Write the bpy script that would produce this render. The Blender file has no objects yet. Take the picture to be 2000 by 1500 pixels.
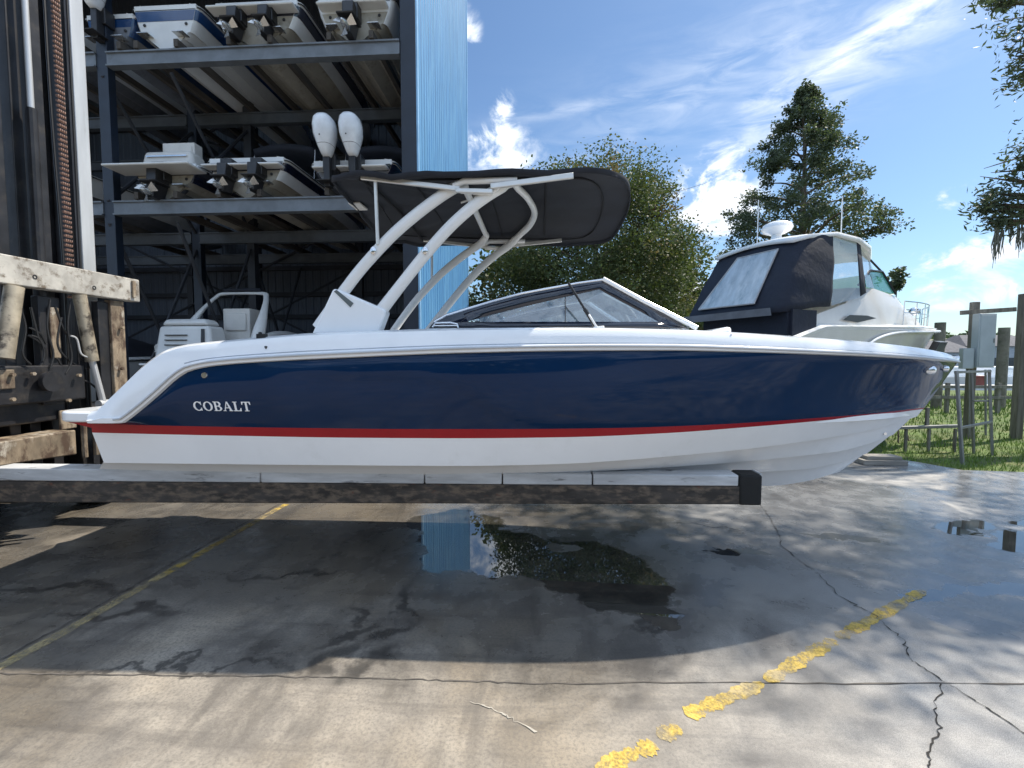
import bpy, math, random
from mathutils import Vector, Matrix

random.seed(7)
scene = bpy.context.scene
col = scene.collection
R = math.radians

# ------------------------------------------------------------------ camera
F, CX, CY, EYE = 900.0, 1000.0, 750.0, 2.25          # focal length in photo pixels, centre, eye height
PITCH, YAW = math.atan(52 / 900), R(3.5)
cam_data = bpy.data.cameras.new('camera')
cam_data.sensor_width = 36.0
cam_data.lens = 36.0 * F / 2000.0
cam_data.clip_start, cam_data.clip_end = 0.05, 3000
cam = bpy.data.objects.new('camera', cam_data)
col.objects.link(cam)
cam.location = (0, 0, EYE)
cam.rotation_euler = (math.pi / 2 - PITCH, 0, YAW)
scene.camera = cam

# ------------------------------------------------------------------ light
SUN = Vector((0.60, 0.30, 1.0)).normalized()          # direction towards the sun
SUN_EL = math.asin(SUN.z)
SUN_AZ = math.atan2(SUN.x, SUN.y)
sd = bpy.data.lights.new('sun', 'SUN')
sd.energy, sd.angle, sd.color = 3.5, R(0.7), (1.0, 0.92, 0.79)
so = bpy.data.objects.new('sun', sd)
col.objects.link(so)
so.rotation_euler = SUN.to_track_quat('Z', 'Y').to_euler()
so.location = (0, 0, 30)

scene.view_settings.view_transform = 'Standard'
scene.view_settings.look = 'None'
scene.view_settings.exposure = 1.05
scene.view_settings.gamma = 1.0
scene.cycles.max_bounces = 8
scene.cycles.transparent_max_bounces = 16


# ------------------------------------------------------------------ node helpers
class NT:
    def __init__(s, tree):
        s.t = tree; s.n = tree.nodes; s.l = tree.links

    def node(s, typ, **kw):
        n = s.n.new(typ)
        for k, v in kw.items(): setattr(n, k, v)
        return n

    def put(s, sock, v):
        if hasattr(v, 'is_output') or hasattr(v, 'links'): s.l.new(v, sock)
        else: sock.default_value = v

    def math(s, op, a, b=0.0, c=None, clamp=False):
        n = s.node('ShaderNodeMath', operation=op, use_clamp=clamp)
        s.put(n.inputs[0], a); s.put(n.inputs[1], b)
        if c is not None: s.put(n.inputs[2], c)
        return n.outputs[0]

    def add(s, a, b): return s.math('ADD', a, b)
    def sub(s, a, b): return s.math('SUBTRACT', a, b)
    def mul(s, a, b): return s.math('MULTIPLY', a, b)
    def div(s, a, b): return s.math('DIVIDE', a, b)
    def mx(s, a, b): return s.math('MAXIMUM', a, b)
    def mn(s, a, b): return s.math('MINIMUM', a, b)

    def smooth(s, v, lo, hi, a=0.0, b=1.0):
        n = s.node('ShaderNodeMapRange', interpolation_type='SMOOTHSTEP')
        s.put(n.inputs[0], v)
        n.inputs[1].default_value, n.inputs[2].default_value = lo, hi
        n.inputs[3].default_value, n.inputs[4].default_value = a, b
        return n.outputs[0]

    def mix(s, f, a, b, blend='MIX'):
        n = s.node('ShaderNodeMix', data_type='RGBA', blend_type=blend)
        s.put(n.inputs[0], f)
        for i, v in ((6, a), (7, b)):
            s.put(n.inputs[i], tuple(v) + (1.0,) if isinstance(v, (tuple, list)) and len(v) == 3 else v)
        return n.outputs[2]

    def noise(s, vec, scale, detail=4.0, rough=0.55, dist=0.0):
        n = s.node('ShaderNodeTexNoise')
        if vec is not None: s.l.new(vec, n.inputs['Vector'])
        n.inputs['Scale'].default_value = scale
        n.inputs['Detail'].default_value = detail
        n.inputs['Roughness'].default_value = rough
        n.inputs['Distortion'].default_value = dist
        return n.outputs[0]

    def mapping(s, vec, loc=(0, 0, 0), rot=(0, 0, 0), sc=(1, 1, 1)):
        n = s.node('ShaderNodeMapping')
        s.l.new(vec, n.inputs[0])
        n.inputs[1].default_value, n.inputs[2].default_value, n.inputs[3].default_value = loc, rot, sc
        return n.outputs[0]

    def obj(s): return s.node('ShaderNodeTexCoord').outputs['Object']

    def sep(s, vec):
        n = s.node('ShaderNodeSeparateXYZ'); s.l.new(vec, n.inputs[0]); return n.outputs

    def comb(s, x, y, z):
        n = s.node('ShaderNodeCombineXYZ')
        for i, v in enumerate((x, y, z)): s.put(n.inputs[i], v)
        return n.outputs[0]

    def bump(s, h, strength, dist=0.01):
        n = s.node('ShaderNodeBump')
        n.inputs['Strength'].default_value = strength
        n.inputs['Distance'].default_value = dist
        s.l.new(h, n.inputs['Height'])
        return n.outputs[0]


def new_mat(name):
    m = bpy.data.materials.new(name); m.use_nodes = True
    t = NT(m.node_tree)
    b = m.node_tree.nodes['Principled BSDF']
    return m, t, b


def mat(name, c, rough=0.5, metal=0.0, var=0.12, scale=2.5, c2=None, lo=0.42, hi=0.62, bump=0.0, bscale=60.0,
        bdist=0.004, coat=0.0, spec=0.5, stretch=(1, 1, 1), rvar=0.0, ior=None, c3=None, lo3=.58, hi3=.7):
    m, t, b = new_mat(name)
    v = t.mapping(t.obj(), sc=stretch)
    n = t.noise(v, scale, 6, 0.6)
    lo_c = tuple(max(0, x * (1 - var)) for x in c); hi_c = tuple(min(1, x * (1 + var)) for x in c)
    colr = t.mix(t.smooth(n, 0.3, 0.7), lo_c, hi_c)
    if c2:
        n2 = t.noise(t.mapping(v, loc=(3.1, 7.7, 1.3)), scale * 1.7, 8, 0.65)
        colr = t.mix(t.smooth(n2, lo, hi), colr, c2)
    if c3:
        n3 = t.noise(t.mapping(v, loc=(13.1, 2.7, 6.3)), scale * 0.9, 8, 0.7)
        colr = t.mix(t.smooth(n3, lo3, hi3), colr, c3)
    t.l.new(colr, b.inputs['Base Color'])
    b.inputs['Metallic'].default_value = metal
    b.inputs['Specular IOR Level'].default_value = spec
    b.inputs['Coat Weight'].default_value = coat
    b.inputs['Coat Roughness'].default_value = 0.03
    if ior: b.inputs['IOR'].default_value = ior
    if rvar:
        t.l.new(t.smooth(n, 0.3, 0.7, rough - rvar, rough + rvar), b.inputs['Roughness'])
    else:
        b.inputs['Roughness'].default_value = rough
    if bump:
        nb = t.noise(v, bscale, 4, 0.6)
        t.l.new(t.bump(nb, bump, bdist), b.inputs['Normal'])
    return m


def glass_mat(name, tint, refl=0.04, rough=0.02, dens=0.25):
    m, t, b = new_mat(name)
    tr = t.node('ShaderNodeBsdfTransparent'); tr.inputs[0].default_value = tuple(tint) + (1,)
    gl = t.node('ShaderNodeBsdfGlossy'); gl.inputs['Roughness'].default_value = rough
    df = t.node('ShaderNodeBsdfDiffuse'); df.inputs[0].default_value = (tint[0] * .5, tint[1] * .55, tint[2] * .6, 1)
    fr = t.node('ShaderNodeFresnel'); fr.inputs[0].default_value = 1.5
    m1 = t.node('ShaderNodeMixShader'); m1.inputs[0].default_value = dens
    t.l.new(tr.outputs[0], m1.inputs[1]); t.l.new(df.outputs[0], m1.inputs[2])
    m2 = t.node('ShaderNodeMixShader')
    t.l.new(t.math('ADD', fr.outputs[0], refl, clamp=True), m2.inputs[0])
    t.l.new(m1.outputs[0], m2.inputs[1]); t.l.new(gl.outputs[0], m2.inputs[2])
    t.l.new(m2.outputs[0], t.n['Material Output'].inputs[0])
    return m


# ------------------------------------------------------------------ geometry helpers
def ray(px, py):
    x, y, z = (px - CX) / F, 1.0, (CY - py) / F
    y, z = y * math.cos(PITCH) + z * math.sin(PITCH), -y * math.sin(PITCH) + z * math.cos(PITCH)
    return Vector((x * math.cos(YAW) - y * math.sin(YAW), x * math.sin(YAW) + y * math.cos(YAW), z))


def P(px, py, Y):
    d = ray(px, py); k = Y / d.y
    return Vector((d.x * k, Y, EYE + d.z * k))


def PX(px, py, X):
    d = ray(px, py); k = X / d.x
    return Vector((X, d.y * k, EYE + d.z * k))


def G(px, py, z=0.0):
    d = ray(px, py); k = (z - EYE) / d.z
    return Vector((d.x * k, d.y * k, z))


def proj(v):
    x, y, z = v[0], v[1], v[2] - EYE
    x, y = x * math.cos(YAW) + y * math.sin(YAW), -x * math.sin(YAW) + y * math.cos(YAW)
    y, z = y * math.cos(PITCH) - z * math.sin(PITCH), y * math.sin(PITCH) + z * math.cos(PITCH)
    return CX + F * x / y, CY - F * z / y


def interp(pts, x):
    if x <= pts[0][0]: return pts[0][1]
    for (a, b), (c, d) in zip(pts, pts[1:]):
        if x <= c: return b + (d - b) * (x - a) / (c - a)
    return pts[-1][1]


def smooth_interp(pts, x):
    """monotone-ish cubic (Catmull-Rom on uneven knots)"""
    n = len(pts)
    if x <= pts[0][0]: return pts[0][1]
    if x >= pts[-1][0]: return pts[-1][1]
    i = 0
    while x > pts[i + 1][0]: i += 1
    x0, y0 = pts[i]; x1, y1 = pts[i + 1]
    def slope(j):
        if j == 0: return (pts[1][1] - pts[0][1]) / (pts[1][0] - pts[0][0])
        if j == n - 1: return (pts[-1][1] - pts[-2][1]) / (pts[-1][0] - pts[-2][0])
        a = (pts[j][1] - pts[j - 1][1]) / (pts[j][0] - pts[j - 1][0])
        b = (pts[j + 1][1] - pts[j][1]) / (pts[j + 1][0] - pts[j][0])
        return 0.0 if a * b <= 0 else 2 * a * b / (a + b)
    h = x1 - x0; t = (x - x0) / h
    m0, m1 = slope(i) * h, slope(i + 1) * h
    return (2*t**3 - 3*t*t + 1) * y0 + (t**3 - 2*t*t + t) * m0 + (-2*t**3 + 3*t*t) * y1 + (t**3 - t*t) * m1


def catmull(pts, n=6):
    pts = [Vector(p) for p in pts]
    out = []
    for i in range(len(pts) - 1):
        p0 = pts[max(i - 1, 0)]; p1 = pts[i]; p2 = pts[i + 1]; p3 = pts[min(i + 2, len(pts) - 1)]
        for k in range(n):
            t = k / n
            out.append(0.5 * ((2 * p1) + (p2 - p0) * t + (2 * p0 - 5 * p1 + 4 * p2 - p3) * t * t
                              + (3 * p1 - p0 - 3 * p2 + p3) * t ** 3))
    out.append(pts[-1])
    return out


class MB:
    """collects shapes; build() links them as one mesh object"""
    def __init__(s): s.v = []; s.f = []; s.mi = []; s.m = 0

    def _add(s, vs, fs):
        o = len(s.v)
        s.v += [Vector(v) for v in vs]
        s.f += [tuple(i + o for i in f) for f in fs]
        s.mi += [s.m] * len(fs)
        return s

    def box(s, a, b):
        x0, y0, z0 = (min(a[i], b[i]) for i in range(3)); x1, y1, z1 = (max(a[i], b[i]) for i in range(3))
        return s._add([(x0,y0,z0),(x1,y0,z0),(x1,y1,z0),(x0,y1,z0),(x0,y0,z1),(x1,y0,z1),(x1,y1,z1),(x0,y1,z1)],
                      [(0,3,2,1),(4,5,6,7),(0,1,5,4),(1,2,6,5),(2,3,7,6),(3,0,4,7)])

    def hexa(s, lo, hi):
        """two quads (same winding, seen from above ccw)"""
        return s._add(list(lo) + list(hi), [(0,3,2,1),(4,5,6,7),(0,1,5,4),(1,2,6,5),(2,3,7,6),(3,0,4,7)])

    def bar(s, a, b, w, h, up=(0, 0, 1)):
        """rectangular bar from a to b; w across, h along up"""
        a, b = Vector(a), Vector(b); d = (b - a).normalized(); up = Vector(up)
        side = d.cross(up)
        if side.length < 1e-4: side = d.cross(Vector((1, 0, 0)))
        side.normalize(); u = side.cross(d).normalized()
        sx, su = side * (w / 2), u * (h / 2)
        q = lambda p: [p - sx - su, p + sx - su, p + sx + su, p - sx + su]
        return s._add(q(a) + q(b), [(0,1,2,3),(7,6,5,4),(1,0,4,5),(2,1,5,6),(3,2,6,7),(0,3,7,4)])

    def tube(s, pts, r, n=10, cap=True, flat=1.0, up=None):
        pts = [Vector(p) for p in pts]
        rs = r if isinstance(r, (list, tuple)) else [r] * len(pts)
        rings = []; prev = None
        for i, p in enumerate(pts):
            d = (pts[min(i + 1, len(pts) - 1)] - pts[max(i - 1, 0)])
            if d.length < 1e-9: d = Vector((0, 0, 1))
            d.normalize()
            if prev is None:
                a = Vector(up) if up else (Vector((0, 0, 1)) if abs(d.z) < 0.9 else Vector((1, 0, 0)))
                side = d.cross(a).normalized()
            else:
                side = (prev - d * prev.dot(d))
                side = side.normalized() if side.length > 1e-6 else d.cross(Vector((0, 0, 1))).normalized()
            prev = side; u = side.cross(d)
            rings.append([p + side * (math.cos(2*math.pi*k/n) * rs[i] * flat) + u * (math.sin(2*math.pi*k/n) * rs[i]) for k in range(n)])
        s.grid(rings, closed=True)
        if cap:
            s._add(rings[0], [tuple(range(n))]); s._add(rings[-1], [tuple(reversed(range(n)))])
        return s

    def grid(s, rows, closed=False):
        nr, nc = len(rows), len(rows[0])
        vs = [v for r in rows for v in r]
        fs = []
        for i in range(nr - 1):
            for j in range(nc if closed else nc - 1):
                k = (j + 1) % nc
                fs.append((i*nc + j, i*nc + k, (i+1)*nc + k, (i+1)*nc + j))
        return s._add(vs, fs)

    def lathe(s, prof, c=(0, 0, 0), n=20, axis='Z'):
        rows = []
        for r, h in prof:
            ring = []
            for k in range(n):
                a = 2 * math.pi * k / n; x, y = r * math.cos(a), r * math.sin(a)
                v = {'Z': (x, y, h), 'X': (h, x, y), 'Y': (y, h, x)}[axis]
                ring.append(Vector(c) + Vector(v))
            rows.append(ring)
        s.grid(rows, closed=True)
        s._add(rows[0], [tuple(range(n))]); s._add(rows[-1], [tuple(reversed(range(n)))])
        return s

    def poly(s, pts): return s._add(pts, [tuple(range(len(pts)))])

    def prism(s, pts, d):
        """flat polygon pushed along d"""
        pts = [Vector(p) for p in pts]; d = Vector(d); n = len(pts)
        fs = [tuple(range(n)), tuple(reversed(range(n, 2 * n)))]
        fs += [(j, j + n, (j + 1) % n + n, (j + 1) % n) for j in range(n)]
        return s._add(pts + [p + d for p in pts], fs)

    def ellipsoid(s, c, r, n=16, m=10):
        c = Vector(c); rows = []
        for i in range(m + 1):
            a = math.pi * i / m
            rr = max(math.sin(a), 1e-4)
            rows.append([c + Vector((r[0]*rr*math.cos(2*math.pi*k/n), r[1]*rr*math.sin(2*math.pi*k/n), r[2]*math.cos(a))) for k in range(n)])
        return s.grid(rows, closed=True)

    def build(s, name, mats, parent=None, local=False, smooth=30, bevel=0.0, fix=True, subsurf=0):
        me = bpy.data.meshes.new(name)
        off = Vector((0, 0, 0))
        if parent and not local:
            q = parent
            while q: off += q.location; q = q.parent
        me.from_pydata([tuple(v - off) for v in s.v], [], s.f)
        if not isinstance(mats, (list, tuple)): mats = [mats]
        for m in mats: me.materials.append(m)
        me.polygons.foreach_set('material_index', s.mi)
        me.update()
        if fix:
            import bmesh
            bm = bmesh.new(); bm.from_mesh(me)
            bmesh.ops.remove_doubles(bm, verts=bm.verts, dist=1e-5)
            bmesh.ops.recalc_face_normals(bm, faces=bm.faces)
            bm.to_mesh(me); bm.free()
        if smooth:
            me.shade_smooth(); me.set_sharp_from_angle(angle=R(smooth))
        o = bpy.data.objects.new(name, me)
        col.objects.link(o)
        if parent: o.parent = parent
        if bevel:
            b = o.modifiers.new('bevel', 'BEVEL'); b.width = bevel; b.segments = 2; b.limit_method = 'ANGLE'; b.angle_limit = R(40)
            b.harden_normals = False
        if subsurf:
            b = o.modifiers.new('sub', 'SUBSURF'); b.levels = subsurf; b.render_levels = subsurf
        return o


def tag(o, label=None, cat=None, group=None, kind=None):
    if label: o['label'] = label
    if cat: o['category'] = cat
    if group: o['group'] = group
    if kind: o['kind'] = kind
    return o


def empty(name, loc, label, cat, group=None, rz=0.0):
    o = bpy.data.objects.new(name, None); col.objects.link(o)
    o.empty_display_size = 0.3
    o.location = loc; o.rotation_euler = (0, 0, rz)
    return tag(o, label, cat, group)


def structure(o): o['kind'] = 'structure'; return o

# ------------------------------------------------------------------ sky
world = bpy.data.worlds.new('World'); scene.world = world
world.use_nodes = True
w = NT(world.node_tree)
bg = w.n['Background']
sky = w.node('ShaderNodeTexSky', sky_type='NISHITA')
sky.sun_disc = False
sky.sun_elevation, sky.sun_rotation = SUN_EL, SUN_AZ
sky.air_density, sky.dust_density, sky.ozone_density = 1.0, 0.8, 1.9
gen = w.node('ShaderNodeTexCoord').outputs['Generated']


def cloud_blob(px, py, su, sv, rot=0.0):
    """soft elliptical window in direction space round the direction through a spot of the sky"""
    d = ray(px, py).normalized()
    r = d.cross(Vector((0, 0, 1))).normalized(); u = r.cross(d)
    if rot:
        r, u = r * math.cos(rot) + u * math.sin(rot), u * math.cos(rot) - r * math.sin(rot)
    def dot(vec):
        n = w.node('ShaderNodeVectorMath', operation='DOT_PRODUCT')
        w.l.new(gen, n.inputs[0]); n.inputs[1].default_value = vec
        return n.outputs['Value']
    a = w.div(dot(r), su); b = w.div(dot(u), sv)
    e = w.add(w.mul(a, a), w.mul(b, b))
    fwd = w.math('GREATER_THAN', dot(d), 0.2)
    return w.mul(w.math('EXPONENT', w.mul(e, -1.0)), fwd)


def total(lst):
    o = lst[0]
    for x in lst[1:]: o = w.add(o, x)
    return o


cumulus = total([cloud_blob(1385, 345, .075, .045, .25), cloud_blob(1410, 420, .075, .055), w.mul(cloud_blob(975, 268, .040, .030), .55),
                 w.mul(cloud_blob(1000, 320, .04, .015), .5), cloud_blob(905, 60, .03, .035), cloud_blob(985, 210, .02, .03),
                 w.mul(cloud_blob(1840, 500, .11, .018, .12), .62), w.mul(cloud_blob(1940, 485, .08, .018), .55), w.mul(cloud_blob(1930, 580, .10, .014, .2), .55),
                 w.mul(cloud_blob(1800, 560, .05, .020), .5), cloud_blob(1850, 390, .035, .018, .5), cloud_blob(1400, 560, .2, .05),
                 cloud_blob(700, 250, .3, .05), cloud_blob(2300, 520, .15, .05)])
cirrus = total([cloud_blob(1690, 90, .19, .035, .45), cloud_blob(1490, 190, .05, .012, .4), cloud_blob(1640, 115, .09, .014, .45),
                w.mul(cloud_blob(1480, 100, .30, .045, .25), .55), w.mul(cloud_blob(1800, 40, .3, .05, .4), .6),
                w.mul(cloud_blob(1100, 215, .14, .012, .1), .5), w.mul(cloud_blob(1420, 150, .35, .10, .15), .22)])
nz = w.noise(w.mapping(gen, sc=(1, 1, 1.5)), 11.0, 9, 0.62, 0.4)
nz2 = w.noise(w.mapping(gen, rot=(0, R(-24), R(-30)), sc=(3, 5, 15)), 2.6, 8, 0.6, 0.6)
# unseen bright cloud added behind and overhead to fill the shade
rest = w.noise(w.mapping(gen, loc=(5, 3, 1), sc=(1, 1, 2.4)), 2.6, 3, 0.5)
gs = w.sep(gen)
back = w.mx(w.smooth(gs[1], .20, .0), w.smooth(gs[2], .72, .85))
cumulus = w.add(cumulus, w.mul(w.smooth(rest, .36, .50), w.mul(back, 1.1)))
cm = w.smooth(w.mul(cumulus, w.smooth(nz, .33, .68)), .13, .62)
ci = w.mul(w.mul(cirrus, w.smooth(nz2, .30, .72)), 0.55)
cl = w.math('ADD', cm, ci, clamp=True)
shade = w.smooth(nz, .35, .75)
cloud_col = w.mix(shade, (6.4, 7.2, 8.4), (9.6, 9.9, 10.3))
cloud_col = w.mix(w.mul(back, .85), cloud_col, (7.6, 9.6, 12.6))  # bluish brightness of the added fill cloud, out of view
tinted = w.mix(1.0, sky.outputs[0], (0.86, 1.02, 1.12), 'MULTIPLY')
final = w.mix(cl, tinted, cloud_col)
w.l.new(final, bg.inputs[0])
bg.inputs[1].default_value = 0.070

# ------------------------------------------------------------------ ground material
def ground_mat():
    m, t, b = new_mat('concrete')
    v = t.obj(); s = t.sep(v)
    n_big = t.noise(v, 0.55, 6, 0.6, 0.3)
    n_mid = t.noise(v, 2.2, 8, 0.65, 0.2)
    n_fine = t.noise(v, 45, 5, 0.7)
    n_grit = t.noise(v, 190, 3, 0.7)
    streak = t.noise(t.mapping(v, rot=(0, 0, R(52)), sc=(1.0, 0.22, 1)), 3.2, 6, 0.6, 0.5)
    tracks = t.noise(t.mapping(v, sc=(0.35, 5.0, 1)), 1.5, 5, 0.6, 0.3)
    c = t.mix(t.smooth(n_mid, .32, .68), (.190, .170, .145), (.35, .31, .255))
    c = t.mix(t.mul(t.smooth(n_big, .42, .62), .55), c, (.36, .29, .20))
    c = t.mix(t.mul(t.smooth(streak, .50, .68), .55), c, (.10, .088, .075))
    c = t.mix(t.mul(t.smooth(tracks, .52, .66), .35), c, (.09, .08, .07))
    c = t.mix(t.mul(t.smooth(n_fine, .42, .66), .55), c, (.13, .115, .10))
    c = t.mix(t.mul(t.smooth(n_grit, .60, .70), .6), c, (.46, .43, .39))
    c = t.mix(t.mul(t.smooth(n_grit, .40, .30), .55), c, (.06, .055, .05))

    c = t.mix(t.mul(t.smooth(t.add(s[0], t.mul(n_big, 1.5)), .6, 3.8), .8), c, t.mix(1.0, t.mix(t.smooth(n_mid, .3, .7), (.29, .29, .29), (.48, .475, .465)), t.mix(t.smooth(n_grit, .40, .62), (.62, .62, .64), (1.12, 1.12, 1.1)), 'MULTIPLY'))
    warp = t.noise(v, 1.6, 6, 0.6)
    warp2 = t.noise(t.mapping(v, loc=(9, 4, 2)), 1.6, 6, 0.6)
    wx = t.add(s[0], t.mul(t.sub(warp, .5), 1.1)); wy = t.add(s[1], t.mul(t.sub(warp2, .5), 1.0))

    def blob(cx, cy, rx, ry, rot=0.0):
        dx, dy = t.sub(wx, cx), t.sub(wy, cy)
        ca, sa = math.cos(rot), math.sin(rot)
        a = t.div(t.add(t.mul(dx, ca), t.mul(dy, sa)), rx)
        e = t.div(t.sub(t.mul(dy, ca), t.mul(dx, sa)), ry)
        return t.sub(1.0, t.math('SQRT', t.add(t.mul(a, a), t.mul(e, e))))

    def pix(x, y): g = G(x, y); return g.x, g.y
    pud = None
    for (px, py, rx, ry, rot) in [(910, 1050, .55, .95, 0.0), (1000, 1085, .55, .75, 0), (1130, 1100, .75, .75, -.6),
                                  (1220, 1150, .48, .55, -.6), (1250, 1185, .35, .25, -.4), (880, 1020, .6, .5, 0),
                                  (1890, 1030, .55, .22, .3), (2010, 1060, .6, .3, .3), (1960, 1150, .5, .16, .3), (1830, 1155, .4, .10, .4), (1650, 1050, .5, .10, 0),
                                  (1420, 1075, .35, .12, 0), (2120, 1030, .9, .4, 0)]:
        x, y = pix(px, py)
        k = blob(x, y, rx, ry, rot)
        pud = k if pud is None else t.mx(pud, k)
    # a dry island in the middle of the puddle
    x, y = pix(1105, 1075)
    pud = t.mn(pud, t.mul(blob(x, y, .22, .17), -1.6))
    puddle = t.smooth(t.add(pud, t.mul(t.sub(n_mid, .5), .10)), .0, .14)
    damp = t.smooth(pud, -1.3, .15)
    wet = t.mx(damp, t.smooth(t.add(t.noise(v, .38, 7, .62, .6), t.mul(t.smooth(s[1], 2.2, 4.6), .16)), .46, .64))
    wet = t.mul(wet, t.smooth(s[1], 1.2, 3.0, .25, 1.0))
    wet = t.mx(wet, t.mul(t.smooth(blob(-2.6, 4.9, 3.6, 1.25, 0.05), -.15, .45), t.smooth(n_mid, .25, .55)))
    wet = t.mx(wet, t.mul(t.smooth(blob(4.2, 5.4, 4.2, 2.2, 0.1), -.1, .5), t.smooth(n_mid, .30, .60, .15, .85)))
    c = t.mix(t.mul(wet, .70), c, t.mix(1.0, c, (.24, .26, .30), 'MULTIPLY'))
    c = t.mix(puddle, c, t.mix(t.smooth(n_mid, .35, .65), (.022, .022, .021), (.060, .055, .046)))
    rdry = t.smooth(n_fine, .3, .7, .55, .85)
    rwet = t.smooth(n_mid, .3, .7, .13, .36)
    drip = None
    for (px, py, rx, ry, rot) in [(800, 1180, .05, .34, .25), (745, 1245, .06, .30, -.75), (705, 1300, .09, .20, -.5), (722, 1195, .05, .22, .3), (690, 1240, .06, .28, -.9), (640, 1290, .08, .16, -.4),
                                  (360, 1300, .9, .03, .1), (150, 1150, .8, .05, 0), (1250, 1215, .05, .3, -.6), (560, 1120, .7, .04, .05), (240, 1195, .6, .05, .1), (1390, 1030, .5, .03, 0)]:
        x, y = pix(px, py); k = blob(x, y, rx, ry, rot); drip = k if drip is None else t.mx(drip, k)
    c = t.mix(t.mul(t.smooth(drip, -.5, .6), .72), c, (.022, .021, .020))
    r = t.add(t.mul(rdry, t.sub(1.0, wet)), t.mul(rwet, wet))
    r = t.add(t.mul(r, t.sub(1.0, puddle)), t.mul(puddle, .015))
    t.l.new(c, b.inputs['Base Color'])
    t.l.new(r, b.inputs['Roughness'])
    t.l.new(t.add(t.add(t.mul(puddle, .40), 1.45), t.mul(wet, .25)), b.inputs['IOR'])
    h = t.add(t.mul(n_fine, .6), t.mul(n_grit, .4))
    bn = t.node('ShaderNodeBump'); bn.inputs['Distance'].default_value = .006
    t.l.new(h, bn.inputs['Height'])
    t.l.new(t.mul(t.sub(1.0, puddle), t.sub(.55, t.mul(wet, .38))), bn.inputs['Strength'])
    t.l.new(bn.outputs[0], b.inputs['Normal'])
    return m


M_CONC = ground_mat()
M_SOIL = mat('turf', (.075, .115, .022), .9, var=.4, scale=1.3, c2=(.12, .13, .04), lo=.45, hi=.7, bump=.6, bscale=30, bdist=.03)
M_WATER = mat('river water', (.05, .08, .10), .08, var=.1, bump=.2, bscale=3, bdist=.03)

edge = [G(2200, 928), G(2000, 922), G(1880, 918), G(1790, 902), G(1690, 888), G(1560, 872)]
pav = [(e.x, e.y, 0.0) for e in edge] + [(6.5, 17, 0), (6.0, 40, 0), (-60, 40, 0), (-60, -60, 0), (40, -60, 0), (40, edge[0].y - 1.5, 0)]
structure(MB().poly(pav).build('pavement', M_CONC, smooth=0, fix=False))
structure(MB().poly([(-1200, -1200, -.05), (1200, -1200, -.05), (1200, 34, -.05), (-1200, 34, -.05)]).build('grass_ground', M_SOIL, smooth=0, fix=False))
structure(MB().poly([(-1200, 34, -.35), (1200, 34, -.35), (1200, 1600, -.35), (-1200, 1600, -.35)]).build('river_water', M_WATER, smooth=0, fix=False))

# grass blades on the verge (nobody could count them)
def grass():
    mb = MB(); rnd = random.Random(3)
    for _ in range(26000):
        u = rnd.random()
        y = 9.2 + 20 * u ** 1.8; x = rnd.uniform(5.5, 20) if y < 14 else rnd.uniform(7, 34)
        # keep clear of the pavement
        lim = interp(sorted([(e.x, e.y) for e in edge]), x)
        if y < lim + .03: continue
        hgt = rnd.uniform(.05, .15) * (1 + .05 * (y - 9)); a = rnd.uniform(0, 6.28); wd = .006 + .0012 * (y - 9)
        lean = Vector((rnd.gauss(0, .04), rnd.gauss(0, .04), 0))
        d = Vector((math.cos(a), math.sin(a), 0)) * wd
        p = Vector((x, y, -.05))
        mb._add([p - d, p + d, p + lean + Vector((0, 0, hgt))], [(0, 1, 2)])
    o = mb.build('grass', mat('grass blades', (.14, .23, .03), .7, var=.45, scale=.9, c2=(.26, .29, .06), lo=.5, hi=.7), smooth=0, fix=False)
    tag(o, 'rough green grass beside the concrete apron', 'grass', kind='stuff')
grass()

M_LINE = None
def paint_mat(faded=0.0):
    m, t, b = new_mat('worn yellow paint')
    v = t.obj()
    n = t.noise(v, 6.5, 8, .68, .4); n2 = t.noise(v, 60, 4, .7)
    c = t.mix(t.smooth(n2, .3, .7), (.48, .32, .045), (.62, .45, .10))
    c = t.mix(t.smooth(t.noise(v, 3.0, 4), .45 - faded, .6 - faded), c, (.40, .32, .17))
    t.l.new(c, b.inputs['Base Color']); b.inputs['Roughness'].default_value = .6
    tr = t.node('ShaderNodeBsdfTransparent'); mx = t.node('ShaderNodeMixShader')
    t.l.new(t.smooth(t.add(n, t.mul(n2, .45)), .50 + faded * .5, .86 + faded * .5), mx.inputs[0])
    t.l.new(tr.outputs[0], mx.inputs[1]); t.l.new(b.outputs[0], mx.inputs[2])
    t.l.new(mx.outputs[0], t.n['Material Output'].inputs[0])
    return m
M_LINE = paint_mat()
M_LINE2 = paint_mat(.09)


def strip(pts, wd, z, seed, jit=.25):
    """ragged ribbon lying on the ground through world points"""
    rnd = random.Random(seed)
    pts = [Vector(p) for p in pts]; L, Rr = [], []
    n = len(pts)
    for i, p in enumerate(pts):
        d = (pts[min(i + 1, n - 1)] - pts[max(i - 1, 0)]); d.z = 0; d.normalize()
        s = Vector((-d.y, d.x, 0))
        w2 = wd if not isinstance(wd, (list, tuple)) else wd[i]
        L.append(Vector((p.x, p.y, z)) + s * w2 * (.5 + rnd.uniform(-jit, jit))); Rr.append(Vector((p.x, p.y, z)) - s * w2 * (.5 + rnd.uniform(-jit, jit)))
    return MB().grid([L, Rr])


def pix_line(pp, n=24):
    g = [G(x, y) for x, y in pp]; out = []
    for a, c in zip(g, g[1:]):
        for k in range(n): out.append(a.lerp(c, k / n))
    out.append(g[-1]); return out


def wander(pts, amp, seed):
    rnd = random.Random(seed); out = []
    for p in pts: out.append(Vector((p.x + rnd.gauss(0, amp), p.y + rnd.gauss(0, amp), 0)))
    return out


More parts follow.
